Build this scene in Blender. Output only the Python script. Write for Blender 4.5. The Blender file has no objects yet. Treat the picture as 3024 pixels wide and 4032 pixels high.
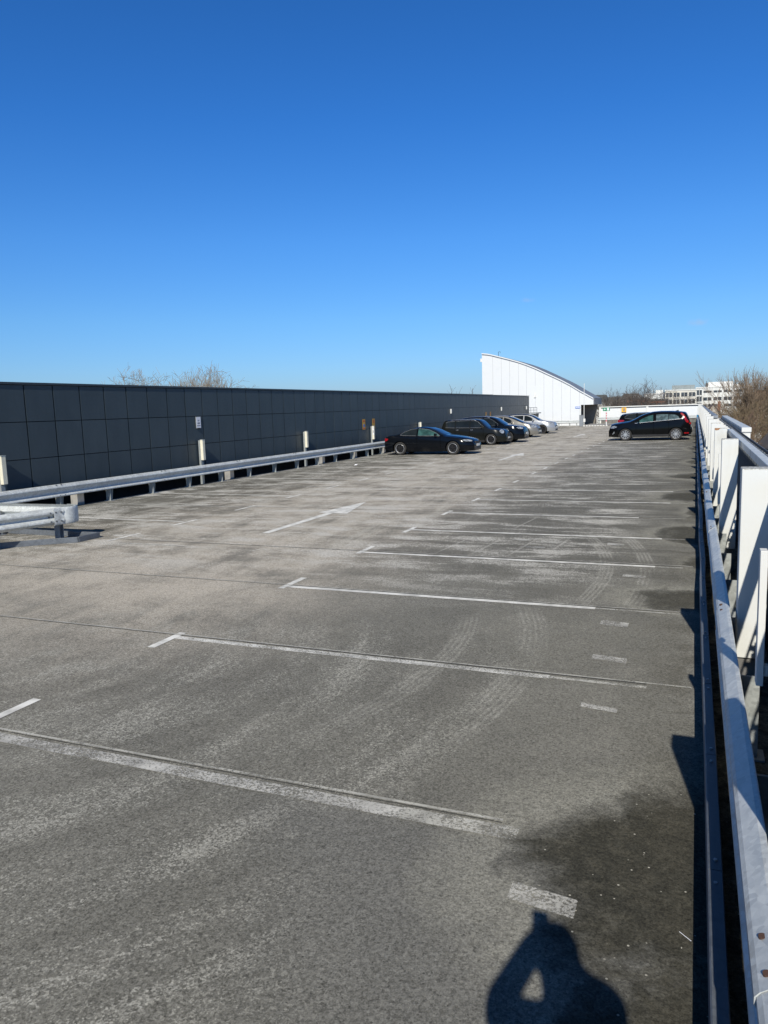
import bpy, bmesh, math, random
from mathutils import Vector, Matrix
random.seed(7)
sc = bpy.context.scene
COL = sc.collection
R_ = math.radians

# ---------------------------------------------------------------- camera, world, sun, exposure
cd = bpy.data.cameras.new("camera"); cam = bpy.data.objects.new("camera", cd); COL.objects.link(cam)
cr = Vector((0.9241828, 0.3806419, -0.0315884)); cu = Vector((-0.0226247, 0.1371137, 0.9902969)); cf = cr.cross(cu)
cam.matrix_world = Matrix(((cr.x, cu.x, cf.x, 0), (cr.y, cu.y, cf.y, 0), (cr.z, cu.z, cf.z, 2.2), (0, 0, 0, 1)))
cd.sensor_fit = 'VERTICAL'; cd.sensor_height = 36; cd.lens = 2946.56 / 4032 * 36
cd.clip_start = 0.01; cd.clip_end = 20000
sc.camera = cam
SUN = Vector((0.246, -1.335, 1.0)).normalized()          # towards the sun
el = math.asin(SUN.z)
w = bpy.data.worlds.new("World"); sc.world = w; w.use_nodes = True
nt = w.node_tree; nt.nodes.clear()
CLOUDS = (((.0029, .9957, .0920), .020, .34), ((-.1985, .9713, .1313), .013, .20))
sky = nt.nodes.new('ShaderNodeTexSky'); sky.sky_type = 'NISHITA'; sky.sun_disc = False
sky.sun_elevation = el; sky.sun_rotation = math.atan2(SUN.x, SUN.y)
sky.altitude = 0; sky.air_density = 1.0; sky.dust_density = 0.35; sky.ozone_density = 3.5
bg = nt.nodes.new('ShaderNodeBackground'); bg.inputs[1].default_value = 0.15
hs = nt.nodes.new('ShaderNodeHueSaturation'); hs.inputs['Saturation'].default_value = 1.18
wo = nt.nodes.new('ShaderNodeOutputWorld')
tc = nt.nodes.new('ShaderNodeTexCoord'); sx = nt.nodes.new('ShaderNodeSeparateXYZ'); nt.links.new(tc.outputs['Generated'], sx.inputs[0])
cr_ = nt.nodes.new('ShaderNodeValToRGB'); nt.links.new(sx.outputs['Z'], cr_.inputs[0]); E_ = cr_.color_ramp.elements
E_[0].position = 0.0; E_[0].color = (.33, .44, .74, 1); E_[1].position = .80; E_[1].color = (.09, .12, .14, 1)  # ramp darkens the unseen upper sky to cut fill in the shadows
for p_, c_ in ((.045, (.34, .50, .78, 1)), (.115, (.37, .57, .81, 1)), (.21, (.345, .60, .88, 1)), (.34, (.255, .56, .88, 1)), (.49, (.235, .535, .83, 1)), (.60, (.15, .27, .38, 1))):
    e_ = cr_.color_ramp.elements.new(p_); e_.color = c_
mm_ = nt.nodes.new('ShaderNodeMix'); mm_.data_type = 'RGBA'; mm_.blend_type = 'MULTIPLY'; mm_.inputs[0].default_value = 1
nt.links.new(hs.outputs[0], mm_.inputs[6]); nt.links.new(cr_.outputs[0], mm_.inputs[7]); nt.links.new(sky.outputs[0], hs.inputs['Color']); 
last = mm_.outputs[2]                                     # two faint wisps of cloud low in the sky
for cd_, rad_, amt_ in CLOUDS:
    vm = nt.nodes.new('ShaderNodeVectorMath'); vm.operation = 'SUBTRACT'; nt.links.new(tc.outputs['Generated'], vm.inputs[0]); vm.inputs[1].default_value = cd_
    vs = nt.nodes.new('ShaderNodeVectorMath'); vs.operation = 'MULTIPLY'; nt.links.new(vm.outputs[0], vs.inputs[0]); vs.inputs[1].default_value = (1, 1, 2.6)
    vl = nt.nodes.new('ShaderNodeVectorMath'); vl.operation = 'LENGTH'; nt.links.new(vs.outputs[0], vl.inputs[0])
    no = nt.nodes.new('ShaderNodeTexNoise'); no.inputs['Scale'].default_value = 75; no.inputs['Detail'].default_value = 5; nt.links.new(tc.outputs['Generated'], no.inputs['Vector'])
    ad = nt.nodes.new('ShaderNodeMath'); ad.operation = 'MULTIPLY_ADD'; nt.links.new(no.outputs[0], ad.inputs[0]); ad.inputs[1].default_value = rad_*1.3; nt.links.new(vl.outputs[1], ad.inputs[2])
    mr = nt.nodes.new('ShaderNodeMapRange'); mr.interpolation_type = 'SMOOTHSTEP'; nt.links.new(ad.outputs[0], mr.inputs[0]); mr.inputs[1].default_value = rad_*1.45; mr.inputs[2].default_value = rad_*.55; mr.inputs[4].default_value = amt_
    mc = nt.nodes.new('ShaderNodeMix'); mc.data_type = 'RGBA'; nt.links.new(mr.outputs[0], mc.inputs[0]); nt.links.new(last, mc.inputs[6]); mc.inputs[7].default_value = (3.1, 3.6, 4.6, 1); last = mc.outputs[2]
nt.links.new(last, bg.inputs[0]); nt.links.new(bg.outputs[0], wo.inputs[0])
sl = bpy.data.lights.new("sun", 'SUN'); so = bpy.data.objects.new("sun", sl); COL.objects.link(so)
sl.energy = 5.0; sl.angle = R_(0.5); sl.color = (1.0, 0.95, 0.85)
so.rotation_euler = SUN.to_track_quat('Z', 'Y').to_euler()
sc.view_settings.view_transform = 'Standard'; sc.view_settings.look = 'None'
sc.view_settings.exposure = 0.0; sc.view_settings.gamma = 1
sc.cycles.max_bounces = 6

# ---------------------------------------------------------------- helpers
class MB:
    def __init__(s): s.v = []; s.f = []
    def add(s, vs, fs):
        n = len(s.v); s.v += [tuple(p) for p in vs]; s.f += [tuple(i + n for i in q) for q in fs]; return s
    def box(s, x0, x1, y0, y1, z0, z1):
        return s.add([(x0,y0,z0),(x1,y0,z0),(x1,y1,z0),(x0,y1,z0),(x0,y0,z1),(x1,y0,z1),(x1,y1,z1),(x0,y1,z1)],
                     [(0,3,2,1),(4,5,6,7),(0,1,5,4),(1,2,6,5),(2,3,7,6),(3,0,4,7)])
    def obox(s, c, ax, ay, az, hx, hy, hz):                # oriented box
        c = Vector(c); vs = []
        for k in (-1, 1):
            for a, b in ((-1,-1),(1,-1),(1,1),(-1,1)): vs.append(c + ax*a*hx + ay*b*hy + az*k*hz)
        return s.add(vs, [(0,3,2,1),(4,5,6,7),(0,1,5,4),(1,2,6,5),(2,3,7,6),(3,0,4,7)])
    def bar(s, a, b, w_, h_):
        a = Vector(a); b = Vector(b); d = (b - a); L = d.length; d.normalize()
        up = Vector((0,0,1)) if abs(d.z) < .95 else Vector((0,1,0))
        sx = d.cross(up).normalized(); up = sx.cross(d)
        return s.obox((a+b)/2, sx, d, up, w_/2, L/2, h_/2)
    def tube(s, pts, rs, n=8, cap=True):
        rings = []; pts = [Vector(p) for p in pts]
        if not hasattr(rs, '__len__'): rs = [rs]*len(pts)
        base = len(s.v); ref = None
        for i, p in enumerate(pts):
            d = (pts[min(i+1, len(pts)-1)] - pts[max(i-1, 0)])
            d = d.normalized() if d.length > 1e-9 else Vector((0,0,1))
            if ref is None: ref = Vector((1,0,0)) if abs(d.x) < .8 else Vector((0,1,0))
            a = (ref - d*ref.dot(d)).normalized(); ref = a; b = d.cross(a)
            for k in range(n):
                t = 2*math.pi*k/n; s.v.append(tuple(p + (a*math.cos(t) + b*math.sin(t))*rs[i]))
        for i in range(len(pts)-1):
            for k in range(n):
                a0 = base+i*n+k; a1 = base+i*n+(k+1) % n
                s.f.append((a0, a1, a1+n, a0+n))
        if cap:
            s.f.append(tuple(base+k for k in range(n))[::-1]); s.f.append(tuple(base+(len(pts)-1)*n+k for k in range(n)))
        return s
    def prism(s, poly, axis, a0, a1):                      # poly of 2-D points, extruded along axis
        n = len(poly)
        def mk(p, a): return {'x': (a, p[0], p[1]), 'y': (p[0], a, p[1]), 'z': (p[0], p[1], a)}[axis]
        vs = [mk(p, a0) for p in poly] + [mk(p, a1) for p in poly]
        fs = [tuple(range(n)), tuple(range(2*n-1, n-1, -1))] + [(i, n+i, n+(i+1) % n, (i+1) % n) for i in range(n)]
        return s.add(vs, fs)
    def build_each(s, name, m, parent):                    # one object per separate piece
        idx = {}; comp = list(range(len(s.v)))
        def find(a):
            while comp[a] != a: comp[a] = comp[comp[a]]; a = comp[a]
            return a
        for f in s.f:
            for k in f[1:]: comp[find(k)] = find(f[0])
        groups = {}
        for f in s.f: groups.setdefault(find(f[0]), []).append(f)
        for fs in groups.values():
            ids = sorted({i for f in fs for i in f}); mp = {a: i for i, a in enumerate(ids)}
            q = MB(); q.v = [s.v[i] for i in ids]; q.f = [tuple(mp[i] for i in f) for f in fs]; q.build(name, m, parent)
    def build(s, name, m, parent=None, smooth=False, bevel=0, fix=True, loc=None):
        me = bpy.data.meshes.new(name); me.from_pydata(s.v, [], s.f); me.update()
        if fix:
            b = bmesh.new(); b.from_mesh(me); bmesh.ops.recalc_face_normals(b, faces=b.faces); b.to_mesh(me); b.free()
        if smooth:
            for p in me.polygons: p.use_smooth = True
        o = bpy.data.objects.new(name, me); COL.objects.link(o)
        if m: me.materials.append(m)
        if parent: o.parent = parent
        if bevel:
            md = o.modifiers.new('b', 'BEVEL'); md.width = bevel; md.segments = 2; md.limit_method = 'ANGLE'
        if loc: o.location = loc
        return o
def empty(name, loc=(0,0,0), rz=0):
    o = bpy.data.objects.new(name, None); COL.objects.link(o); o.location = loc; o.rotation_euler = (0,0,rz)
    o.empty_display_size = .1; return o
def tag(o, label=None, cat=None, group=None, kind=None):
    if label: o['label'] = label
    if cat: o['category'] = cat
    if group: o['group'] = group
    if kind: o['kind'] = kind
    return o
KIDS = {}
def copy_tree(o, parent=None):
    c = o.copy(); COL.objects.link(c)
    if parent: c.parent = parent
    for ch in [k for k in COL.objects if k.parent == o]: copy_tree(ch, c)
    return c
def text(body, size, m, parent, loc, rot, depth=.002, bold=0):
    cu_ = bpy.data.curves.new('t', 'FONT'); cu_.body = body; cu_.size = size; cu_.extrude = depth; cu_.align_x = 'CENTER'; cu_.align_y = 'CENTER'; cu_.offset = bold
    t = bpy.data.objects.new('t', cu_); COL.objects.link(t)
    dg = bpy.context.evaluated_depsgraph_get(); me = bpy.data.meshes.new_from_object(t.evaluated_get(dg))
    bpy.data.objects.remove(t); o = bpy.data.objects.new('lettering', me); COL.objects.link(o)
    me.materials.clear(); me.materials.append(m); o.parent = parent; o.location = loc; o.rotation_euler = rot
    return o
ORD = ['first','second','third','fourth','fifth','sixth','seventh','eighth','ninth','tenth','eleventh','twelfth','thirteenth','fourteenth','fifteenth','sixteenth','seventeenth','eighteenth','nineteenth','twentieth','twenty-first','twenty-second','twenty-third','twenty-fourth']

# ---------------------------------------------------------------- materials
class NT:
    """tiny expression layer over a material's nodes"""
    def __init__(s, name):
        s.m = bpy.data.materials.new(name); s.m.use_nodes = True; s.t = s.m.node_tree
        s.p = s.t.nodes['Principled BSDF']; s.out = s.t.nodes['Material Output']; s.co = None
    def n(s, typ, **k):
        x = s.t.nodes.new(typ)
        for a, b in k.items(): setattr(x, a, b)
        return x
    def put(s, sock, val):
        if isinstance(val, bpy.types.NodeSocket): s.t.links.new(val, sock)
        else:
            if hasattr(sock.default_value, '__len__') and not hasattr(val, '__len__'): val = (val,)*len(sock.default_value)
            if hasattr(sock.default_value, '__len__') and len(sock.default_value) == 4 and len(val) == 3: val = (*val, 1)
            sock.default_value = val
    def coord(s):
        if s.co is None: s.co = s.n('ShaderNodeNewGeometry').outputs['Position']
        return s.co
    def obj(s): return s.n('ShaderNodeTexCoord').outputs['Object']
    def m_(s, op, a, b=0, c=0, clamp=False):
        x = s.n('ShaderNodeMath', operation=op, use_clamp=clamp); s.put(x.inputs[0], a); s.put(x.inputs[1], b); s.put(x.inputs[2], c); return x.outputs[0]
    def add(s, a, b): return s.m_('ADD', a, b)
    def sub(s, a, b): return s.m_('SUBTRACT', a, b)
    def mul(s, a, b): return s.m_('MULTIPLY', a, b)
    def mx(s, a, b): return s.m_('MAXIMUM', a, b)
    def mn(s, a, b): return s.m_('MINIMUM', a, b)
    def ramp(s, v, a, b, lo=0., hi=1., smooth=True):
        x = s.n('ShaderNodeMapRange', interpolation_type='SMOOTHSTEP' if smooth else 'LINEAR')
        for i, q in enumerate((v, a, b, lo, hi)): s.put(x.inputs[i], q)
        return x.outputs[0]
    def xyz(s, v):
        x = s.n('ShaderNodeSeparateXYZ'); s.put(x.inputs[0], v); return x.outputs
    def comb(s, x_, y_, z_=0.):
        x = s.n('ShaderNodeCombineXYZ'); s.put(x.inputs[0], x_); s.put(x.inputs[1], y_); s.put(x.inputs[2], z_); return x.outputs[0]
    def sc_(s, v, k):
        x = s.n('ShaderNodeVectorMath', operation='MULTIPLY'); s.put(x.inputs[0], v); s.put(x.inputs[1], k); return x.outputs[0]
    def noise(s, v, scale, det=4, rough=.55, dist=0.):
        x = s.n('ShaderNodeTexNoise'); s.put(x.inputs['Vector'], v); s.put(x.inputs['Scale'], scale); s.put(x.inputs['Detail'], det)
        s.put(x.inputs['Roughness'], rough); s.put(x.inputs['Distortion'], dist); return x.outputs[0]
    def white(s, v):
        x = s.n('ShaderNodeTexWhiteNoise'); s.put(x.inputs['Vector'], v); return x.outputs[0]
    def mix(s, f, a, b):
        x = s.n('ShaderNodeMix', data_type='RGBA'); s.put(x.inputs[0], f); s.put(x.inputs[6], a); s.put(x.inputs[7], b); return x.outputs[2]
    def bump(s, h, dist=.01, st=1.):
        x = s.n('ShaderNodeBump'); s.put(x.inputs['Height'], h); s.put(x.inputs['Distance'], dist); s.put(x.inputs['Strength'], st)
        s.t.links.new(x.outputs[0], s.p.inputs['Normal'])
    def set(s, **k):
        for a, b in k.items(): s.put(s.p.inputs[a.replace('_', ' ')], b)
        return s.m
def simple(name, col, rough=.5, metal=0., var=.12, scale=6., bump=0., coat=0., emit=None, spec=None):
    q = NT(name); v = q.obj(); nz = q.noise(v, scale, 5, .6)
    c2 = [max(0, c*(1-var)) for c in col]; c1 = [min(1, c*(1+var)) for c in col]
    q.set(Base_Color=q.mix(q.ramp(nz, .3, .7), c2, c1), Metallic=metal, Roughness=q.ramp(nz, .25, .75, rough*.88, min(1, rough*1.12)))
    if coat: q.set(Coat_Weight=coat, Coat_Roughness=.04)
    if spec is not None: q.set(Specular_IOR_Level=spec)
    if bump: q.bump(q.noise(v, scale*6, 4), bump, .5)
    if emit: q.set(Emission_Color=emit, Emission_Strength=1.0)
    return q.m

def deck_mat():
    q = NT('deck_asphalt'); P = q.coord(); x, y, z = q.xyz(P)
    big = q.noise(P, .28, 4, .6, .4); mid = q.noise(P, 1.1, 5, .62, .8); blot = q.noise(P, .85, 8, .70, .25)
    grit = q.noise(P, 17, 4, .8); g2 = q.noise(P, 58, 5, .85); ag = q.noise(P, 130, 3, .8)
    v1 = q.n('ShaderNodeTexVoronoi', feature='F1'); q.put(v1.inputs['Vector'], P); q.put(v1.inputs['Scale'], 120); g3 = q.white(v1.outputs['Position'])
    v2 = q.n('ShaderNodeTexVoronoi', feature='F1'); q.put(v2.inputs['Vector'], P); q.put(v2.inputs['Scale'], 62); g4 = q.white(v2.outputs['Position'])
    gr = q.sub(q.add(q.mul(g3, .6), q.mul(g4, .4)), .5)
    sy = q.noise(q.comb(q.add(q.mul(x, 2.6), q.mul(y, .30)), q.mul(y, .30)), 1.0, 7, .70, .35)   # drag marks along the lane
    sx = q.noise(q.comb(q.mul(x, .5), q.mul(y, 2.2)), 1.0, 7, .70, .5)
    dx, dy = q.add(x, 6.3), q.sub(y, 5.2)                                       # turning sweeps in front of the camera
    rr = q.m_('SQRT', q.add(q.mul(dx, dx), q.mul(dy, dy))); th = q.m_('ARCTAN2', dy, dx)
    sw = q.noise(q.comb(q.mul(rr, 2.3), q.mul(th, 1.7)), 1.0, 8, .72, .3)
    aisle = q.mul(q.ramp(x, -13.5, -9.2), q.ramp(x, -2.6, -5.8))
    base = q.mix(q.ramp(big, .32, .68), (.165, .163, .148), (.215, .211, .188))
    base = q.mix(q.mul(q.ramp(mid, .42, .75), .45), base, (.285, .278, .250))
    sand = q.mul(aisle, q.mul(q.ramp(y, 3.0, 8.0), q.ramp(q.add(q.mul(blot, .6), q.mul(sy, .4)), .28, .58)))
    base = q.mix(q.mul(sand, .80), base, (.55, .50, .430))
    darkb = q.mul(q.ramp(y, 6.5, 10), q.ramp(q.add(q.mul(blot, .5), q.mul(sx, .5)), .50, .40))
    base = q.mix(q.mul(darkb, .36), base, (.135, .130, .115))
    edge = q.mul(q.ramp(x, -9.0, -11.5), q.ramp(blot, .62, .42)); base = q.mix(q.mul(edge, .6), base, (.125, .118, .100))
    # pale scuffs
    fl = q.ramp(y, 7.0, 11.0)
    nearf = q.mul(q.ramp(y, 7.6, 6.2), q.mul(q.ramp(x, -1.0, -1.9), q.ramp(x, -8, -5)))
    base = q.mix(q.mul(q.mul(q.ramp(q.add(sw, q.mul(gr, .26)), .52, .70), nearf), .66), base, (.40, .395, .36))
    base = q.mix(q.mul(q.mul(q.ramp(q.add(sw, q.mul(gr, .12)), .50, .36), nearf), .4), base, (.135, .132, .118))
    dust = q.mul(q.mul(q.ramp(q.add(sy, q.mul(gr, .16)), .52, .66), q.ramp(x, -1.6, -3.6)), fl)
    base = q.mix(q.mul(dust, .5), base, (.45, .44, .40))
    dust2 = q.mul(q.mul(q.ramp(q.add(q.add(q.mul(sx, .55), q.mul(blot, .45)), q.mul(gr, .12)), .50, .59), q.ramp(x, -.5, -1.6)), fl)
    base = q.mix(q.mul(dust2, .85), base, (.56, .55, .52))
    clean = q.mul(q.ramp(q.add(x, q.mul(y, .75)), -.2, .9), q.mul(q.ramp(y, 3.75, 3.35), q.ramp(x, .2, -.2)))
    base = q.mix(q.mul(clean, .8), base, (.172, .172, .164))
    bayd = q.mul(q.ramp(y, 7.5, 12), q.mul(q.ramp(x, -5.2, -4.4), q.ramp(q.add(sx, q.mul(gr, .1)), .60, .44)))
    base = q.mix(q.mul(bayd, .60), base, (.125, .122, .110))
    # curved tyre marks in the near bays
    def arc(cx, cy, r, w_, y0, y1, a):
        d = q.m_('SQRT', q.add(q.m_('POWER', q.sub(x, cx), 2), q.m_('POWER', q.sub(y, cy), 2)))
        rad = q.m_('ABSOLUTE', q.sub(d, r)); f = q.ramp(rad, w_, w_*.6)
        st = q.ramp(q.m_('SINE', q.add(q.mul(d, 118), q.mul(mid, 9))), -.5, .6)
        f = q.mul(f, q.add(q.mul(st, .6), .25)); f = q.mul(f, q.ramp(q.add(blot, q.mul(gr, .3)), .22, .50)); f = q.mul(f, q.mul(q.ramp(y, y0, y0+1), q.ramp(y, y1, y1-1)))
        return q.mul(q.mul(f, a), q.ramp(mid, .35, .6))
    marks = arc(-10.9, 9.6, 10.38, .13, 7.6, 15.5, .9)
    for t in ((-9.6, 9.6, 8.57, .12, 7.8, 13.6, .9), (-6.9, 6.0, 5.6, .17, 3.9, 8.4, .75), (-6.9, 6.2, 4.9, .14, 3.9, 8.0, .65)): marks = q.mx(marks, arc(*t))
    base = q.mix(marks, base, (.36, .355, .325))
    for cx, a0, b0 in ((-3.05, 10.6, 12.5), (-2.50, 10.6, 12.5), (-3.6, 10.6, 12.5), (-2.0, 10.6, 12.5), (-3.2, 13.0, 14.8)):
        ln = q.m_('ABSOLUTE', q.sub(x, q.add(cx, q.mul(q.sub(y, 11), .10)))); f = q.mul(q.ramp(ln, .030, .008), q.mul(q.ramp(y, a0, a0+.5), q.ramp(y, b0, b0-.5)))
        base = q.mix(q.mul(f, .5), base, (.46, .45, .42))
    # damp mossy patches where water stands by the kerb
    wob = q.noise(P, 1.3, 7, .66, .8); wob2 = q.noise(P, 8, 6, .75)
    dm = None
    for cx, cy, rx, ry, ad in ((-.05, 3.45, .72, .74, 0), (.1, 2.2, .52, .85, 0), (.1, 8.75, .72, .55, .05), (.12, 13.2, .62, .85, .0), (.1, 18.5, .85, 1.2, .05), (.15, 23.6, .85, 1.1, .05), (.15, 29, .5, 1.3, .2), (.15, 37, .5, 2, .2), (.15, 50, .5, 3, .2), (.15, 66, .5, 4, .2), (.18, 10.8, .3, .5, .2), (.18, 16, .35, 1.1, .15)):
        d = q.add(q.m_('SQRT', q.add(q.m_('POWER', q.mul(q.sub(x, cx), 1/rx), 2), q.m_('POWER', q.mul(q.sub(y, cy), 1/ry), 2))), ad)
        dm = d if dm is None else q.mn(dm, d)
    dm = q.add(dm, q.add(q.mul(q.sub(wob, .5), 1.5), q.mul(q.sub(wob2, .5), .55)))
    ring = q.mul(q.ramp(dm, .95, 1.15), q.ramp(dm, 1.75, 1.15)); ring = q.mul(ring, q.ramp(x, -1.9, -1.2))
    base = q.mix(q.mul(ring, .5), base, (.33, .325, .285))
    damp = q.ramp(dm, 1.20, .62)
    base = q.mix(q.mul(damp, q.ramp(y, 4.5, 8, .88, .68)), base, q.mix(q.ramp(wob2, .42, .66), (.030, .029, .021), (.066, .062, .046)))
    rim = q.mul(q.ramp(x, -.55, .0), q.ramp(wob, .62, .40)); base = q.mix(q.mul(rim, .45), base, (.075, .070, .054))
    gut = q.ramp(x, .09, .13)
    base = q.mix(gut, base, q.mix(q.ramp(wob2, .3, .7), (.06, .056, .042), (.24, .22, .17)))
    # aggregate
    k = q.add(q.add(q.ramp(grit, .30, .70, .90, 1.10, False), q.ramp(g2, .32, .68, -.34, .34, False)), q.add(q.ramp(ag, .3, .7, -.25, .25, False), q.mul(gr, .85)))
    mulc = q.n('ShaderNodeVectorMath', operation='SCALE'); warm = q.n('ShaderNodeVectorMath', operation='MULTIPLY'); q.put(warm.inputs[0], base); q.put(warm.inputs[1], (.95, .94, .915)); q.put(mulc.inputs[0], warm.outputs[0]); q.put(mulc.inputs['Scale'], q.m_('MAXIMUM', k, .12))
    vo = q.n('ShaderNodeTexVoronoi', feature='F1'); q.put(vo.inputs['Vector'], P); q.put(vo.inputs['Scale'], 26)
    near = q.ramp(y, 12, 5); dots = q.ramp(vo.outputs['Distance'], .16, .10)
    wn = q.white(vo.outputs['Position']); fleck = q.mul(q.mul(dots, near), q.mul(q.add(.15, q.mul(damp, .85)), q.m_('GREATER_THAN', wn, .80)))
    col = q.mix(fleck, mulc.outputs[0], (.50, .48, .41))
    col = q.mix(q.mul(q.mul(dots, q.mul(near, .8)), q.m_('LESS_THAN', wn, .10)), col, (.05, .05, .045))
    q.set(Base_Color=col, Roughness=.95, Specular_IOR_Level=.15)
    q.bump(q.add(q.mul(ag, .4), q.mul(g2, .6)), .008, .7)
    return q.m
def paint_mat(name, wear, col=(.74, .73, .68)):
    q = NT(name); P = q.coord()
    a = q.noise(P, 60, 5, .85); b = q.noise(P, 2.0, 6, .72); t = q.add(q.mul(a, .60), q.mul(b, .40))
    dirt = q.noise(P, 5, 4); x, y, z = q.xyz(P)
    q.set(Base_Color=q.mix(q.ramp(dirt, .35, .7), col, [c*.6 for c in col]), Roughness=.85, Alpha=q.ramp(t, wear-.05, wear+.07))
    return q.m
M = {}
M['deck'] = deck_mat()
M['paint'] = paint_mat('road_paint', .47)
M['paint_far'] = paint_mat('road_paint_thin', .365, (.80, .79, .74))
M['paint_worn'] = paint_mat('road_paint_worn', .475, (.56, .55, .51))
M['paint_ghost'] = paint_mat('road_paint_ghost', .46, (.55, .54, .49))
M['seam'] = simple('joint_tar', (.03, .03, .028), .8)
M['seam_pale'] = paint_mat('joint_lime', .44, (.50, .49, .44))
def galv(name, c=(.56, .585, .58), rough=.45, met=.10):
    q = NT(name); P = q.coord()
    vo = q.n('ShaderNodeTexVoronoi'); q.put(vo.inputs['Vector'], P); q.put(vo.inputs['Scale'], 34)
    n1 = q.noise(P, 3.5, 5, .65, .5); n2 = q.noise(P, 14, 4, .6, 1.)
    f = q.add(q.mul(vo.outputs['Color'], .22), q.add(q.mul(n1, .5), q.mul(n2, .35)))
    q.set(Base_Color=q.mix(q.ramp(f, .3, .8), [v*.72 for v in c], [min(1, v*1.22) for v in c]), Metallic=met, Roughness=q.ramp(f, .3, .8, rough*.8, rough*1.3))
    return q.m
M['galv'] = galv('galvanised_steel'); M['galv_dull'] = galv('dull_galvanised_steel', (.24, .26, .28), .5, .2)
M['galv_dark'] = galv('weathered_steel', (.13, .145, .165), .55, .2); M['galv_post'] = galv('galvanised_post', (.36, .38, .37), .55, .25)
def panel_mat():
    q = NT('slate_blue_cladding'); P = q.coord(); x, y, z = q.xyz(P)
    cell = q.comb(q.m_('FLOOR', q.mul(q.sub(y, 13.62), 1/.887)), q.m_('FLOOR', q.mul(q.sub(z, .38), 1/.905)))
    v = q.white(cell); n = q.noise(q.sc_(P, (1, 1, .35)), 2.2, 5, .6, .3); n2 = q.noise(P, 14, 5, .7)
    st = q.ramp(q.noise(q.sc_(P, (1, 3.5, .5)), 1.6, 5, .6, 1.2), .62, .8)
    c = q.mix(q.add(q.mul(v, .5), q.mul(q.ramp(n, .3, .7), .5)), (.033, .047, .057), (.048, .065, .076))
    c = q.mix(q.mul(st, .30), c, (.085, .10, .108))
    q.set(Base_Color=c, Roughness=q.ramp(n2, .3, .7, .42, .55), Specular_IOR_Level=.45)
    return q.m
M['panel'] = panel_mat()
M['panel_gap'] = simple('panel_joint_black', (.006, .007, .01), .8)
M['coping'] = simple('dark_coping', (.035, .042, .05), .4)
def white_mat(name, c=(.68, .68, .65), dirt=(.42, .41, .36), amt=.5, z0=None):
    q = NT(name); P = q.coord(); x, y, z = q.xyz(P)
    n = q.noise(q.sc_(P, (1, 1, .4)), 3.2, 6, .65, .5); n2 = q.noise(P, 26, 5, .7)
    f = q.add(q.mul(q.ramp(n, .5, .85), amt), q.mul(q.ramp(n2, .62, .8), amt*.6))
    if z0 is not None:
        f = q.mx(f, q.mul(q.ramp(z, z0-.012, z0-.002), q.ramp(q.noise(P, 40, 4, .7), .35, .6)))
    q.set(Base_Color=q.mix(f, c, dirt), Roughness=.6, Specular_IOR_Level=.3); q.bump(n2, .002, .3)
    return q.m
M['white'] = white_mat('white_painted_steel', amt=.35)
M['col'] = white_mat('white_column_paint', (.66, .665, .635), (.26, .25, .21), .28, 1.70)
M['white_clad'] = white_mat('white_cladding', (.66, .675, .68), (.50, .51, .51), .3)
M['seam_grey'] = simple('cladding_joint', (.40, .41, .42), .7)
M['rust'] = simple('rusty_edge', (.30, .15, .07), .85, var=.4, scale=30)
M['screen'] = simple('dark_ribbed_screen', (.030, .036, .045), .5)
M['rib'] = simple('screen_rib', (.10, .115, .13), .5)
M['black'] = simple('matt_black', (.012, .012, .013), .7); M['bolt'] = simple('zinc_bolt', (.35, .36, .37), .45, .6)
M['rustbolt'] = simple('rusty_bolt', (.075, .040, .028), .8, var=.3)
M['concrete'] = simple('concrete', (.30, .29, .27), .9, var=.2, scale=4, bump=.004)
M['concrete_dark'] = simple('stained_concrete', (.15, .145, .135), .9, var=.25, scale=3)
M['roofgrey'] = simple('grey_roof_sheet', (.20, .21, .22), .5, var=.1, scale=1.5)
M['fascia'] = simple('grey_fascia', (.17, .175, .19), .6)
M['brown'] = simple('brown_grey_render', (.20, .180, .150), .9, var=.15, scale=5)
M['lampbody'] = simple('brushed_lamp_body', (.33, .35, .34), .5, .3)
M['lampface'] = simple('milky_lamp_panel', (.72, .68, .54), .35, var=.12, scale=4)
M['paper'] = simple('white_sheet', (.78, .78, .82), .6, var=.04); M['ink'] = simple('grey_ink', (.18, .18, .22), .7)
M['yellow'] = simple('ochre_sign', (.52, .30, .045), .6, var=.15, scale=5); M['orange'] = simple('orange_yellow_sign', (.80, .43, .03), .5, var=.08)
M['blue'] = simple('blue_sign', (.03, .15, .50), .5); M['green'] = simple('exit_green', (.0, .20, .09), .45); M['redink'] = simple('red_ink', (.55, .04, .03), .6)
M['pink'] = simple('faded_red_tape', (.62, .20, .22), .6, var=.3, scale=12)
M['bluetape'] = simple('blue_wrap', (.04, .22, .42), .5)

# ---------------------------------------------------------------- setting: ground, deck
SK = -.018
def yl(y, x, x0=-4.8): return y + SK*min(1, max(0, (y-5)/8))*(x - x0)
g = MB(); n = 40
S_ = [-6000 + 12000*i/n for i in range(n+1)]
g.add([(a, b, -10.0) for b in S_ for a in S_], [(j*(n+1)+i, j*(n+1)+i+1, (j+1)*(n+1)+i+1, (j+1)*(n+1)+i) for j in range(n) for i in range(n)])
q = NT('town_ground'); P = q.coord(); a = q.noise(P, .035, 6, .65, .5); b = q.noise(P, .35, 5, .7)
q.set(Base_Color=q.mix(q.ramp(b, .35, .65), q.mix(q.ramp(a, .4, .6), (.055, .060, .030), (.10, .075, .05)), (.14, .12, .09)), Roughness=.95)
tag(g.build('ground', q.m), kind='structure')
d = MB(); d.box(-14.74, .62, -14, 83.5, -.35, 0)
tag(d.build('parking_deck', M['deck']), kind='structure')
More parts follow.
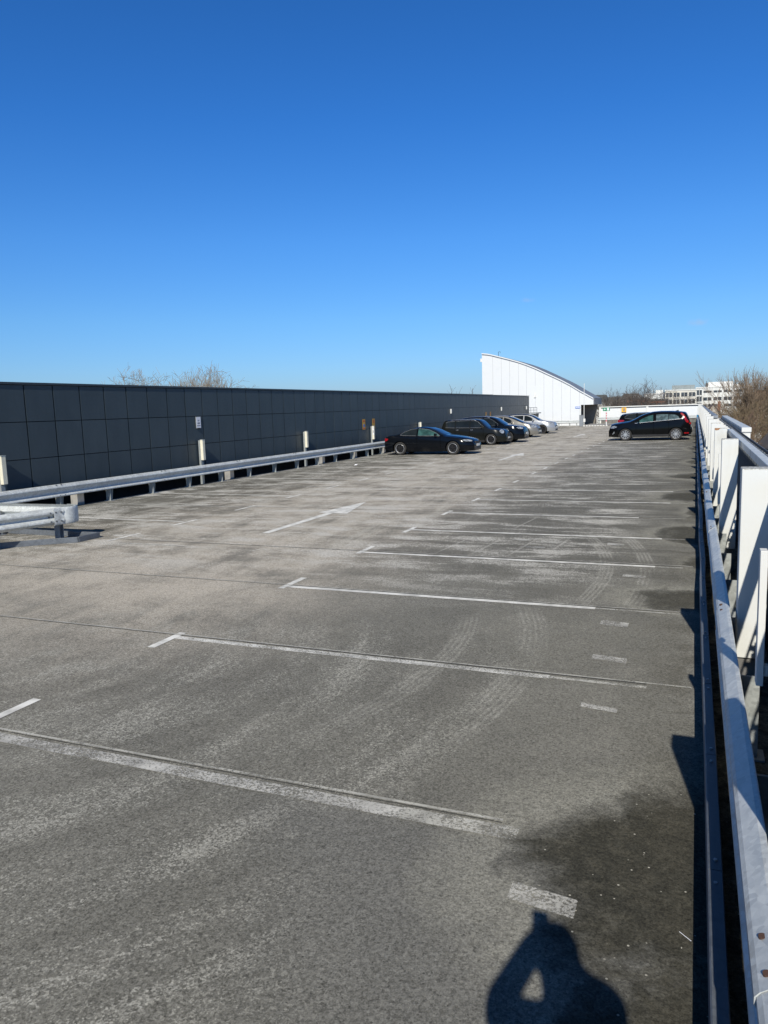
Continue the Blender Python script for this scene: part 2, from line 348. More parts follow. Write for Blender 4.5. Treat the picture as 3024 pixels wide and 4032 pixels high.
# deep void between the deck edge and the cladding wall
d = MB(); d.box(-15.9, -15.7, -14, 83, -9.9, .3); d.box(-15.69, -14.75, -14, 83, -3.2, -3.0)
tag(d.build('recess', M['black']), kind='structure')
d = MB(); d.box(-14.70, .58, -14, 83.4, -9.95, -.36)
tag(d.build('car_park_storeys', M['concrete_dark'], ), 'storeys of the car park under the roof deck, dark concrete', 'building')

# painted markings -------------------------------------------------
RY = [3.95, 5.81, 8.34, 10.7, 12.7, 14.96, 17.25, 19.45, 21.6, 24.2, 26.3, 28.6, 30.9, 33.0, 35.5, 37.6, 39.9, 42.3, 44.5, 46.7]
while RY[-1] < 70: RY.append(RY[-1]+2.25)
LY = [10.85, 12.67, 14.96, 17.3, 19.6, 21.85, 24.1, 26.3, 28.6, 30.8, 33.0, 35.4, 37.6]
while LY[-1] < 71: LY.append(LY[-1]+2.25)
RLINE = {0: 3.575, 1: 5.905, 2: 8.15, 3: 10.50}
def strip(mb, x0, x1, yc, wdt, z=.004, seg=10, jit=.0):
    n0 = len(mb.v)
    for i in range(seg+1):
        xx = x0 + (x1-x0)*i/seg; j = random.uniform(-jit, jit)
        mb.v += [(xx, yl(yc, xx)-wdt/2+j, z), (xx, yl(yc, xx)+wdt/2+j, z)]
    for i in range(seg): k = n0+2*i; mb.f.append((k, k+2, k+3, k+1))
lines = MB(); worn = MB(); ghost = MB(); near_l = MB()
for i, y in enumerate(RY):
    yc = RLINE.get(i, y+.02)
    if i == 0:
        strip(worn, -7.6, -1.45, yc, .11, jit=.008); strip(ghost, -1.45, -.8, yc, .12)
    elif i == 1:
        strip(near_l, -4.8, -1.05, yc, .085, jit=.006); strip(ghost, -1.05, -.3, yc, .05)
    else:
        e = -.95 if i in (2, 5) else -.45
        strip(lines if i not in (8, 10, 13) else ghost, -4.75, e, yc, .09)
        strip(ghost, e, -.1, yc, .04)
    L = .62 if i > 1 else .5
    c = y
    lines.add([(-4.84, c-L/2, .0045), (-4.755, c-L/2, .0045), (-4.755, c+L/2, .0045), (-4.84, c+L/2, .0045)], [(0,1,2,3)])
for i, y in enumerate(LY):
    if i > 1 or True: strip(lines if i % 4 != 2 else ghost, -14.3 if i > 0 else -10.1, -9.9, y+.02, .08)
    lines.add([(-9.83, y-.42, .0045), (-9.745, y-.42, .0045), (-9.745, y+.42, .0045), (-9.83, y+.42, .0045)], [(0,1,2,3)])
# stubs of old lane marks in the sandy lane
for y in (10.5,): strip(ghost, -9.4, -8.0, y-.25, .06)
def flat(name, mb, m): return tag(mb.build(name, m, fix=False), kind='structure')
flat('painted_bay_lines', lines, M['paint_far']); flat('painted_bay_line_near', near_l, M['paint']); flat('worn_bay_line', worn, M['paint_worn']); flat('faded_bay_lines', ghost, M['paint_ghost'])
# old number plates of paint (remains of removed bay numbers)
pt = MB()
for cx, cy, w_, h_ in ((-.585, 3.10, .30, .13), (-.64, 6.49, .29, .13), (-.70, 7.58, .27, .16), (-.67, 9.80, .28, .14), (-.60, 5.38, .26, .08), (-1.87, 15.82, .26, .25), (-1.1, 12.0, .26, .16), (-2.3, 11.5, .4, .12), (-2.6, 12.1, .3, .12)):
    pt.add([(cx-w_/2, cy-h_/2+.02, .0048), (cx+w_/2, cy-h_/2-.02, .0048), (cx+w_/2, cy+h_/2-.02, .0048), (cx-w_/2, cy+h_/2+.02, .0048)], [(0,1,2,3)])
flat('paint_patches', pt, M['paint_worn'])
# expansion joints
sm = MB(); sp = MB()
for y in (3.655, 5.975, 8.21, 10.60, 15.12, 19.6, 24.15, 28.6, 33.1, 37.7, 46.6, 55.6, 64.6):
    if y > 9: strip(sm, -14.5, .08, y, .013, .0052)
    if y in (3.655, 5.975, 8.21): strip(sm, -14.5 if y > 7 else -9, -.9 if y < 5 else -.3, y, .006, .0052)
    strip(sp, -14.5 if y > 7 else -9, -.9 if y < 5 else .02, y+.024, .024, .0056)
flat('expansion_joints', sm, M['seam']); flat('joint_edges', sp, M['seam_pale'])
def arrow(y0, x0=-7.32, L=4.65):
    a = MB(); hl = y0+L*.585
    a.add([(x0-.075, y0, .005), (x0+.075, y0, .005), (x0+.09, hl, .005), (x0-.09, hl, .005)], [(0,1,2,3)])
    a.add([(x0-.30, hl, .005), (x0+.42, hl-.05, .005), (x0+.0, y0+L, .005)], [(0,1,2)])
    return flat('painted_arrow', a, M['paint_far'])
arrow(11.8); arrow(30.1, -7.36, 4.75); arrow(51.0, -7.42, 4.9)

# ---------------------------------------------------------------- slate cladding wall
def wall():
    root = empty('cladding_wall', (-15, 0, 0))
    tag(root, 'long dark slate blue panelled wall running behind the left guardrail', 'wall')
    P_ = .887; y0 = 13.62; k0 = int(-20/.887); pn = MB(); gp = .018
    rows = [(.38, 1.272), (1.290, 2.172), (2.190, 3.06)]
    y = y0 + P_*k0
    while y < 73.4:
        for a_, b_ in rows:
            zz = [a_, b_]; t = [random.uniform(-.0022, .0022) for _ in range(4)]; dx = 0 if y < 59.3 else -.06
            pts = [(t[0], y+gp, a_), (t[1], y+P_-gp, a_), (t[2], y+P_-gp, b_), (t[3], y+gp, b_)]
            pn.add([(p[0]+dx, p[1], p[2]) for p in pts] + [(-.03+dx, p[1], p[2]) for p in pts], [(0,1,2,3),(0,4,5,1),(1,5,6,2),(2,6,7,3),(3,7,4,0)])
        y += P_
    pn.build('panels', M['panel'], root)
    b = MB(); b.box(-.30, -.045, -8, 59.3, .36, 3.06); b.box(-.34, -.10, 59.3, y, .36, 3.06); b.build('backing', M['panel_gap'], root)
    c = MB(); c.box(-.36, .03, -8, 59.3, 3.075, 3.13); c.box(-.40, -.03, 59.3, y+.02, 3.075, 3.115); c.build('coping', M['coping'], root)
    for yy in [14.85 + 6.95*k for k in range(-3, 9)] + [32.1, 46.5]:
        s = MB(); s.box(.05, .28, yy-.12, yy+.12, -.35, .42); s.build('support_block', M['concrete'], root, bevel=.01)
    return y
WEND = wall()

# ---------------------------------------------------------------- guardrails
PROF = [(0, 0), (.018, .006), (.07, .045), (.083, .062), (.083, .088), (.07, .105), (.02, .138), (.014, .155), (.02, .172), (.07, .205), (.083, .222), (.083, .248), (.07, .265), (.018, .304), (0, .31)]
PROF2 = [(.066, 0), (.080, .010), (.083, .026), (.074, .042), (.030, .078), (.014, .100), (.016, .130), (.045, .170), (.074, .205), (.083, .226), (.076, .246), (.030, .296), (0, .31)]
def wbeam(mb, path, zb, prof=PROF, th=.005, wob=0):
    """path: list of ((x,y),(nx,ny)); the waves bulge along the normal"""
    base = len(mb.v); npf = len(prof)
    for (px, py), (nx, ny) in path:
        j = random.uniform(-wob, wob)
        for u, v in prof: mb.v.append((px+nx*(u+j), py+ny*(u+j), zb+v))
        for u, v in prof: mb.v.append((px+nx*(u+j-th), py+ny*(u+j-th), zb+v))
    m_ = 2*npf
    for i in range(len(path)-1):
        for k in range(npf-1):
            a = base+i*m_+k; mb.f.append((a, a+1, a+m_+1, a+m_)); a += npf; mb.f.append((a+1, a, a+m_, a+m_+1))
        for k in (0, npf-1):
            a = base+i*m_+k; mb.f.append((a, a+m_, a+m_+npf, a+npf))
    for i in (0, len(path)-1):
        for k in range(npf-1): a = base+i*m_+k; mb.f.append((a, a+1, a+1+npf, a+npf))
def disc(mb, c, nrm, r, h, n=10):
    nrm = Vector(nrm); c = Vector(c); mb.tube([c, c+nrm*h], r, n)
def long_rail():
    root = empty('guardrail', (-14.58, 0, 0))
    tag(root, 'long galvanised W-beam guardrail on short posts in front of the slate wall', 'guardrail')
    # segments of four metres, each lapped over the next
    bm_ = MB(); bt = MB(); y = -6.0; k = 0
    while y < 73:
        y1 = min(y+3.98, 73); o = .0 if k % 2 else .006
        wbeam(bm_, [((0+o, y), (1, 0)), ((0+o, y1+.16), (1, 0))], .315, PROF2)
        for dy in (-.03, .13):
            for v in (.035,): disc(bt, (.075 if v != .155 else .02, y+dy+.1, .315+(.285 if v == .285 else v)), (1, 0, 0), .014, .012)
        for dy in (.0, .16): disc(bt, (.045, y+dy, .315+.292), (.5, 0, .86), .017, .012)
        y += 3.98; k += 1
    bm_.build('beam', M['galv'], root); bt.build_each('bolt', M['galv_dark'], root)
    y = 14.05-1.74*10
    while y < 72.5:
        p = MB()
        p.add([(-.10, y-.07, 0), (.05, y-.07, 0), (.05, y-.07, .34), (-.10, y-.07, .34), (-.10, y-.055, 0), (.05, y-.055, 0), (.05, y-.055, .34), (-.10, y-.055, .34)], [(0,1,2,3),(7,6,5,4),(0,4,5,1),(1,5,6,2),(2,6,7,3),(3,7,4,0)])
        p.add([(-.10, y+.055, 0), (-.10, y+.055, .36), (.03, y+.055, .36), (-.02, y+.055, 0), (-.10, y+.07, 0), (-.10, y+.07, .36), (.03, y+.07, .36), (-.02, y+.07, 0)], [(0,1,2,3),(7,6,5,4),(0,4,5,1),(1,5,6,2),(2,6,7,3),(3,7,4,0)])
        p.box(-.03, -.015, y-.055, y+.055, .0, .45); p.box(-.14, .09, y-.11, y+.11, -.006, .012)
        p.build('post', M['galv_post'], root)
        y += 1.74
    return root
long_rail()

def lamp_column():
    root = empty('light_column', (-14.86, 20.37, 0))
    p = MB(); p.box(-.09, -.015, -.06, .06, -.2, 1.40); p.build('post', M['lampbody'], root, bevel=.006)
    p = MB(); p.box(-.014, .085, -.062, .062, .755, 1.41); p.build('lamp_panel', M['lampface'], root, bevel=.008)
    p = MB(); p.box(-.014, .09, -.067, .067, 1.411, 1.43); p.build('cap', M['lampbody'], root)
    return root
lc = lamp_column()
LBL = ['cut by the left edge of the photo', 'standing below the white notice on the slate wall', 'standing midway between the white notice and the ochre signs', 'with a paper stuck on it, in front of the two near ochre signs', 'peeping up above the roof of the black coupe']
for i, y in enumerate((12.66, 20.37, 27.5, 34.53, 41.56)):
    o = lc if i == 0 else copy_tree(lc); o.location = (-14.86, y, 0)
    tag(o, 'low grey light column with milky panel '+LBL[i], 'light', 'low light columns behind the left guardrail')
    if i == 3:
        pp = MB(); pp.box(.02, .075, -.066, -.0635, .98, 1.36); pp.build('paper_sticker', M['paper'], o)
        pp = MB()
        pp.box(.035, .06, -.069, -.067, 1.30, 1.34); pp.box(.03, .065, -.069, -.067, 1.08, 1.2); pp.build_each('print', M['ink'], o)
lw = None
for i, y in enumerate((47.9, 62.0, 72.1)):
    if lw is None:
        lw = empty('wall_light', (-15, y, 2.0)); p = MB(); p.box(.0, .03, -.06, .06, -.2, .12); p.build('back_plate', M['lampbody'], lw)
        p = MB(); p.box(.031, .10, -.055, .055, -.19, .11); p.build('diffuser', M['white'], lw, bevel=.01); o = lw
    else: o = copy_tree(lw)
    o.location = (-14.99, y, 2.0)
    tag(o, 'small white box light on the slate wall ' + ['above the rear of the small black hatchback', 'right of the far ochre strips', 'at the far end of the slate wall'][i], 'light', 'white box lights on the slate wall')
# notice in a frame
nb = empty('notice_board', (-14.985, 20.43, 1.98)); tag(nb, 'white paper notice in a clip frame on the slate wall', 'notice')
p = MB(); p.box(0, .012, -.13, .13, -.19, .19); p.build('frame', M['lampbody'], nb)
p = MB(); p.box(.0125, .016, -.115, .115, -.175, .175); p.build('sheet', M['paper'], nb)
p = MB()
for z_, h_, a_, b_ in ((.07, .012, -.04, .05), (.045, .01, -.05, .04), (-.02, .018, -.07, .075), (-.05, .02, -.06, .06), (-.12, .03, -.085, .0), (-.12, .03, .015, .085)): p.box(.017, .018, a_, b_, z_, z_+h_)
p.build_each('print', M['ink'], nb)
p = MB(); p.box(0.012, .03, -.05, .05, -.215, -.178); p.build('clip', M['black'], nb)
for i, (y, pal, lab) in enumerate(((33.74, 0, 'near ochre sign with round blue emblem, left one of the near pair'), (34.95, 1, 'near ochre sign behind the papered light column on the slate wall'), (57.15, 2, 'pale olive sign strip on the slate wall above the dark estate roof'), (58.5, 3, 'brown ochre sign strip on the slate wall, right one of the far pair'))):
    s = empty('ochre_sign', (-14.985, y, 1.52)); tag(s, lab, 'sign', 'ochre signs on the slate wall')
    p = MB(); p.box(0, .006, -.165, .165, -.255, .255); p.build('plate', M['yellow'], s)
    p = MB()
    if pal in (0, 2):
        p.tube([(.007, 0, -.06), (.009, 0, -.06)], .085, 16); p.build('emblem', M['blue'], s)
        p = MB(); p.box(.007, .009, -.10, .10, .13, .19); p.box(.007, .009, -.12, .12, -.22, -.18); p.build_each('print', M['redink'], s)
    else:
        for z_ in (.16, .1, .04): p.box(.007, .009, -.12, .11, z_, z_+.025)
        p.build_each('print', M['redink'], s)

# median end with nose, left foreground
def median():
    root = empty('guardrail_end', (-10.8, 10.4, 0)); tag(root, 'galvanised guardrail corner with rounded nose on a steel kerb, left foreground', 'guardrail')
    ox, oy = -10.8, 10.4
    def rel(p): return (p[0]-ox, p[1]-oy)
    def offs(p0, p1, nrm):                                     # front run
        return [(rel(p0), nrm), (rel(p1), nrm)]
    d = Vector((-.30, -1.16, 0)).normalized(); nf = (-d.y, d.x)
    p0 = Vector((-10.70, 10.30, 0)); fr = [(rel((p0+d*t)[:2]), (0.968, -.25)) for t in (0, 1.5, 3.2, 4.6)]
    b = MB(); wbeam(b, fr, .31); b.build('front_beam', M['galv'], root)
    b = MB(); wbeam(b, [(rel((-10.80, 10.66)), (0, 1)), (rel((-12.4, 10.60)), (.04, 1)), (rel((-16.6, 10.45)), (.04, 1))], .31); b.build('back_beam', M['galv'], root)
    # nose: smooth bent plate from front beam to back beam
    c = Vector((-10.85, 10.46)); pts = []
    for k in range(25):
        t = R_(-38 + 128*k/24); pts.append((rel((c.x+.265*math.cos(t), c.y+.285*math.sin(t))), (math.cos(t), math.sin(t))))
    flatp = [(-.012, 0), (-.002, .012), (.002, .05), (.004, .155), (.002, .26), (-.002, .298), (-.012, .31)]
    fp = [(rel((-10.665, 10.09)), (.968, -.25)), (rel((-10.64, 10.19)), (.968, -.25))] + pts + [(rel((-11.0, 10.748)), (0, 1))]
    b = MB(); wbeam(b, fp, .31, flatp, .004); o_ = b.build('nose', M['galv'], root, smooth=True); o_.data.set_sharp_from_angle(angle=R_(40))
    b = MB()
    for dx in (0, .10, .2):
        q_ = p0 + d*(.06+dx)
        for v in (.075, .235): disc(b, (q_.x-ox+.085*.968, q_.y-oy-.085*.25, .31+v), (.968, -.25, 0), .015, .012)
        disc(b, (q_.x-ox+.022, q_.y-oy-.006, .31+.155), (.968, -.25, 0), .015, .012)
    b.build_each('bolt', M['galv_dark'], root)
    for px, py in ((-10.86, 10.36), (-11.55, 8.05), (-12.6, 10.5)):
        b = MB(); b.box(px-ox-.06, px-ox+.06, py-oy-.05, py-oy-.04, 0, .50); b.box(px-ox-.06, px-ox+.06, py-oy+.04, py-oy+.05, 0, .50); b.box(px-ox-.006, px-ox+.006, py-oy-.04, py-oy+.04, 0, .5)
        b.box(px-ox-.11, px-ox+.11, py-oy-.1, py-oy+.1, .0, .012); b.build('post', M['galv_dull'], root)
    # steel kerb
    kp = [(-14.2, 6.6), (-12.6, 8.0), (-11.85, 8.75), (-11.21, 9.38), (-10.72, 9.84), (-10.26, 10.20), (-10.26, 10.72), (-11.46, 10.70), (-13.2, 10.75)]
    b = MB()
    for p_, q_ in zip(kp, kp[1:]): b.bar((*rel(p_), .05), (*rel(q_), .05), .05, .10); 
    b.build('kerb', M['galv_dark'], root, bevel=.004)
    return root
median()

# ---------------------------------------------------------------- right side: kerb plates, guardrail, columns, beams
def right_side():
    root = empty('kerb_rail', (.12, 0, 0)); tag(root, 'low dark steel kerb plate in joined lengths along the right deck edge', 'kerb')
    js = [-1.3, -.15, 1.0, 2.1, 3.24, 4.38, 5.53, 6.70, 7.84, 8.95, 10.08, 11.22]
    while js[-1] < 79: js.append(js[-1]+1.14)
    bt = MB(); ts = [random.uniform(-.008, .008) for _ in js]
    for k in range(len(js)-1):
        a, b_ = js[k]+.004, js[k+1]-.004; t0 = ts[k]; t1 = ts[k+1]; h0 = .215+random.uniform(-.006, .006); h1 = .215+random.uniform(-.006, .006)
        m_ = MB(); prof = lambda t, h: [(-.024+t, .05), (-.024+t, h-.006), (-.018+t, h), (.032+t, h), (.036+t, h-.005), (.036+t, .05)]
        A = prof(t0, h0); B = prof(t1, h1); 
        m_.add([(p[0], a, p[1]) for p in A] + [(p[0], b_, p[1]) for p in B], [(i, i+1, i+7, i+6) for i in range(5)] + [(5,0,6,11), (0,1,2,3,4,5), (11,10,9,8,7,6)])
        m_.build('kerb_plate', M['galv_dark'], root)
        if a < 16:
            for yy in (a+.07, b_-.09): bt.tube([(t0+.008, yy, h0-.003), (t0+.008, yy, h0+.008)], .008, 8)
    bt.build_each('bolt', M['bolt'], root)
    s = MB(); s.box(-.01, .025, -2, 80, .0, .05); s.build('kerb_shade_strip', M['black'], root)  # black strip puts the shade below the raised plates into colour
    # guardrail on the right
    r = empty('guardrail', (.27, 0, 0)); tag(r, 'galvanised W-beam guardrail in front of the white columns along the right edge', 'guardrail')
    b = MB(); bt = MB(); rb = MB(); y = -1.9; k = 0
    while y < 79:
        o = 0 if k % 2 else .006
        wbeam(b, [((o, y), (-1, 0)), ((o, y+4.16), (-1, 0))], .31); 
        for dy in (.0, .16): rb.tube([(-.045, y+.06+dy, .31+.276), (-.0465, y+.06+dy, .31+.286)], .013, 12)
        y += 4.0; k += 1
    b.build('beam', M['galv'], r); rb.build_each('bolt', M['rustbolt'], r)
    y = .9
    while y < 79:
        p = MB(); p.box(.0, .13, y-.008, y+.008, .0, .52); p.box(.122, .13, y, y+.09, 0, .50); p.box(-.02, .17, y-.06, y+.1, .002, .014); p.build('post', M['galv_post'], r)
        y += 1.33
    # bracing seen through the gap
    for name, x0, x1, y0, y1, z0, z1, lab, mt in (
        ('capping_beam', .544, .622, -3, 14.9, 1.586, 1.665, 'nearest galvanised capping beam beside the white columns, right foreground', 'galv'),
        ('capping_beam', .805, .965, 15.4, 26.9, 1.585, 1.665, 'wide pale galvanised capping on the stretch of parapet that juts out', 'galv'),
        ('capping_beam', .545, .70, 27.0, 79.5, 1.585, 1.665, 'farthest grey capping beam running to the far corner of the deck', 'galv_dull')):
        e = empty(name, (x0, y0, 0)); tag(e, lab, 'beam', 'metal cappings along the right parapet')
        p = MB(); p.prism([(0, z0), (x1-x0, z0), (x1-x0, z1), (0, z1)], 'y', 0, y1-y0); p.build('beam', M[mt], e, bevel=.006)
        p = MB(); yy = 1.2
        while yy < y1-y0-.3:
            p.box(-.002, x1-x0+.002, yy, yy+.006, z0, z1+.0015); yy += 2.1
        p.build('lap_joints', M['galv_dull'], e)
        if name and x0 > .8:
            p = MB(); p.box(0.01, x1-x0-.012, .012, y1-y0, 1.1, z0-.003); p.build('side_wall', M['white'], e)
            p = MB(); p.box(-.001, x1-x0+.001, -.012, .0, z0-.004, z1); p.build('end_plate', M['white'], e)
    # dark ribbed screen outside the columns
    e = empty('ribbed_screen', (.70, 0, 0)); tag(e, 'dark ribbed metal screen behind the white columns on the right', 'screen')
    p = MB(); p.box(0, .02, -3, 79.5, -.4, 1.43); p.build('sheet', M['screen'], e)
    p = MB(); y = -2.9
    while y < 40: p.box(-.012, -.001, y, y+.012, -.39, 1.425); y += .115
    p.build('ribs', M['rib'], e)
    # dark perforated cable tray
    e = empty('cable_tray', (.70, 0, 0)); tag(e, 'dark perforated cable tray running outside the capping beam on the right', 'tray')
    p = MB(); p.box(.0, .008, -3, 26.5, 1.555, 1.60); p.box(.052, .060, -3, 26.5, 1.555, 1.61); y = -2.9
    while y < 26.4: p.box(.009, .051, y, y+.05, 1.57, 1.578); y += .16
    p.build('tray', M['galv_dark'], e)
    p = MB(); y = -2.85
    while y < 26: p.tube([(.03, y+.1, 1.579), (.03, y+.1, 1.59)], .008, 6); y += .32
    p.build('studs', M['bolt'], e)
right_side()

FY = [2.62, 5.92, 10.35, 14.15, 17.35, 20.9, 24.6, 28.4, 32.3, 36.2]
while FY[-1] < 76: FY.append(FY[-1]+3.85)
col0 = empty('parapet_column', (.32, 6, 0))
p = MB(); p.box(0, .19, 0, .2, .30, 1.70); p.build('shaft', M['col'], col0, bevel=.006)
p = MB(); p.box(.012, .17, .02, .18, -.02, .298); p.build('base', M['concrete_dark'], col0)
def column_label(i, n_):
    if i == 0: return 'white square column just beside the camera, outside the right edge of the photo'
    if i == 1: return 'nearest white column in view with a dirty top, cut by the right edge'
    if i == 3: return 'white column with a rusty top corner, third from the right edge'
    if i == n_-1: return 'farthest white column, at the corner with the far white wall'
    return 'white column, ' + ORD[i-1] + ' from the right edge of the photo, along the right guardrail'
for i, y in enumerate(FY):
    o = col0 if i == 0 else copy_tree(col0); o.location = (.32, y, 0)
    tag(o, column_label(i, len(FY)), 'column', 'white columns along the right parapet')
    if i == 3:
        p = MB(); p.add([(-.003, -.003, 1.705), (.09, -.003, 1.705), (.06, -.003, 1.675), (.02, -.003, 1.668), (-.003, -.003, 1.685)], [(0,1,2,3,4)])
        p.v = p.v + [(a, .06, c) for a, b, c in p.v]; p.f += [(5,6,7,8,9), (0,5,6,1), (1,6,7,2), (2,7,8,3), (3,8,9,4), (4,9,5,0)]
        p.build('rusty_corner', M['rust'], o)
    if i >= 4:                                                   # outriggers to the outer capping
        p = MB()
        for dy, z_ in ((.4, 1.56), (1.5, 1.56), (2.6, 1.56)): p.box(.192, .46 if y < 27 else .34, dy, dy+.05, z_-.02, z_+.02)
        p.box(.192, .34, .05, .15, 1.52, 1.60)
        p.build('outrigger', M['white'], o)
BY = [4.36, 12.1, 15.9, 19.2, 22.6, 26.4]
for i, y in enumerate(BY):
    p = MB(); p.box(0, .036, 0, .09, .65, 1.395); p.box(.0365, .06, .02, .07, 1.30, 1.36); p.box(.0365, .06, .02, .07, .70, .76)
    o = p.build('upright_bar', M['white'], bevel=.003); o.location = (.338, y, 0)
    tag(o, ('slender white upright bar in front of the nearest white column, right edge' if i == 0 else 'slender white upright bar just before the %s white column from the right edge' % ORD[min(i+1, 9)]), 'bar', 'slender white bars between the columns')
p = MB(); p.tube([(.205, 77.0, .48), (.205, 77.0, .80)], .07, 10); o = p.build('blue_wrap', M['bluetape']); tag(o, 'small blue wrapped stub at the far end of the right guardrail', 'post')

# ---------------------------------------------------------------- far parapet, rails, white hall
def far_wall():
    e = empty('parapet_wall', (-9.3, 82, 0)); tag(e, 'low white parapet wall with projecting capping closing the far end of the deck', 'wall')
    p = MB(); p.box(-.05, 9.85, .06, .25, -.3, 1.62); p.build('panel', M['white_clad'], e)
    p = MB(); p.box(-.05, 9.95, -.10, .30, 1.70, 1.79); p.build('capping', M['white'], e)
    p = MB(); p.box(-.05, 9.85, .03, .28, 1.60, 1.70); p.build('painted_shadow_line', M['fascia'], e)  # dark grey strip painted in as the shadow line under the capping
    p = MB(); p.box(-.05, 9.85, .02, .058, -.02, .42); p.build('plinth', M['concrete_dark'], e)
    for x in (.07, 4.75, 9.68): p = MB(); p.box(x-.11, x+.11, -.06, .055, 0, 1.695); p.build('pier', M['white'], e)
    p = MB(); p.box(2.1, 2.12, .052, .059, .43, 1.59); p.box(7.2, 7.22, .052, .059, .43, 1.59); p.build('joints', M['seam_grey'], e)
    r = empty('guardrail', (-9.3, 80.6, 0)); tag(r, 'galvanised guardrail in front of the far white parapet wall', 'guardrail')
    b = MB(); wbeam(b, [((0, 0), (0, -1)), ((9.7, 0), (0, -1))], .40); b.build('beam', M['galv'], r)
    for k in range(6): p = MB(); p.box(.1+1.86*k, .2+1.86*k, 0.01, .1, 0, .5); p.build('post', M['galv_post'], r)
far_wall()
def hall():
    Y0, Y1 = 78.0, 84.4
    arc = [(-20.83, 7.66), (-20.2, 7.58), (-19.68, 7.45), (-18.77, 7.18), (-17.9, 6.92), (-16.98, 6.62), (-16.15, 6.30), (-15.25, 5.90), (-14.36, 5.45), (-13.46, 4.99), (-12.58, 4.54), (-11.7, 4.04), (-10.82, 3.46), (-10.1, 3.04), (-9.44, 2.64)]
    e = empty('hall', (0, 0, 0)); tag(e, 'white panelled rooftop hall with curved grey roof sweeping down to an open entrance', 'building')
    a = MB(); a.prism([(-20.83, -1), (-10.72, -1), (-10.72, 2.06), (-9.44, 2.06)] + arc[::-1], 'y', Y0, Y0+.25); a.build('front_wall', M['white_clad'], e)
    a = MB()
    for i, (x, z) in enumerate(arc):
        if 1 < i < 13: a.box(x-.014, x+.014, Y0-.004, Y0+.002, 0 if x < -10.8 else 2.08, z-.05)
    a.build('panel_joints', M['seam_grey'], e)
    a = MB(); up = [(x, z+.07) for x, z in arc]; a.prism(arc + up[::-1], 'y', Y0-.08, Y1); a.build('roof', M['roofgrey'], e)
    a = MB(); a.prism([(x, z-.03) for x, z in arc] + [(x, z+.085) for x, z in arc][::-1], 'y', Y0-.12, Y0-.085); a.build('verge', M['white_clad'], e)
    a = MB(); a.box(-9.44, -9.36, Y0+.0, Y1, 2.06, 2.70); a.build('eaves_fascia', M['fascia'], e)
    a = MB(); a.box(-20.8, -9.45, Y0+.26, Y1, 2.07, 2.2); a.build('entrance_ceiling', M['brown'], e)
    a = MB(); a.prism([(-12.9, 0), (-9.72, 0), (-9.40, 2.055), (-12.9, 2.055)], 'y', 81.3, 81.5); a.build('slanted_wall', M['brown'], e)
    a = MB(); a.box(-20.8, -11.35, Y0+.26, 81.29, -1, 2.05); a.build('inner_block', M['black'], e)
    dr = MB(); dr.box(-11.34, -11.28, 79.6, 80.6, .05, 1.95); dr = dr.build('door', M['blue'], e)
    hd = MB(); hd.box(-11.27, -11.23, 79.7, 79.74, .9, 1.1); hd.build('handle', M['galv'], dr)
    a = MB(); a.box(-10.74, -10.66, Y0-.006, Y0+.26, 0, 2.055); a.build('door_frame', M['white'], e)
    a = MB(); a.box(-11.21, -10.72, Y0-.03, Y0-.006, 1.71, 1.90); s = a.build('blue_sign', M['blue'], e)
    a = MB(); a.box(-11.16, -11.05, Y0-.034, Y0-.031, 1.77, 1.84); a.box(-11.02, -10.76, Y0-.034, Y0-.031, 1.79, 1.86); a.build_each('print', M['paper'], s)
    a = MB(); a.box(-21.02, -20.84, Y0+.05, Y0+.3, 6.85, 7.2); a.build('corner_light', M['white'], e)
    a = MB(); a.tube([(-19.3, 79, 7.3), (-19.3, 79, 7.85)], .02, 6); a.tube([(-19.3, 79, 7.8), (-19.2, 79, 7.9), (-19.1, 79, 7.86), (-19.12, 79, 7.7)], .015, 6); a.build('antenna', M['black'], e)
    a = MB(); a.box(-15.35, -15.15, Y0-.10, Y0-.005, 2.95, 3.3); a.build('wall_lamp', M['white'], e)
    a = MB(); a.box(-15.42, -15.05, Y0-.008, Y0-.003, 3.32, 4.1); a.build('stain_panel', M['white_clad'], e)
    # rail in front of the hall
    r = empty('guardrail', (-14.6, 76.4, 0)); tag(r, 'galvanised guardrail in front of the white hall, left of the grey cabinet', 'guardrail')
    b = MB(); wbeam(b, [((0, -1.2), (.2, -.98)), ((2.0, 0), (0, -1)), ((4.15, 0), (0, -1))], .27); b.build('beam', M['galv'], r)
    for x in (2.0, 3.05, 3.75): p = MB(); p.box(x-.05, x+.05, .01, .1, 0, .55); p.build('post', M['galv_post'], r)
    # unlit nook with steel stair between slate wall and hall
    s = empty('steel_stair', (-14.9, 74.4, 0)); tag(s, 'dark steel stair landing with railing between slate wall and white hall', 'stair')
    p = MB(); p.box(-.4, .55, 0, 2.0, 1.35, 1.45); p.build('landing', M['galv_dull'], s)
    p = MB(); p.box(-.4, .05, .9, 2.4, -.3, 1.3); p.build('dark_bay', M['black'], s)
    p = MB()
    for x in (-.35, -.1, .2, .5): p.tube([(x, .03, 1.45), (x, .03, 1.95)], .02, 6)
    p.tube([(-.35, .03, 1.95), (.5, .03, 1.95)], .025, 6); p.tube([(-.35, .03, 1.7), (.5, .03, 1.7)], .02, 6); p.build('railing', M['galv_dark'], s)
    p = MB(); p.bar((.55, .1, 1.35), (.2, 1.2, 0), .25, .08); p.build('flight', M['galv_dark'], s)
hall()
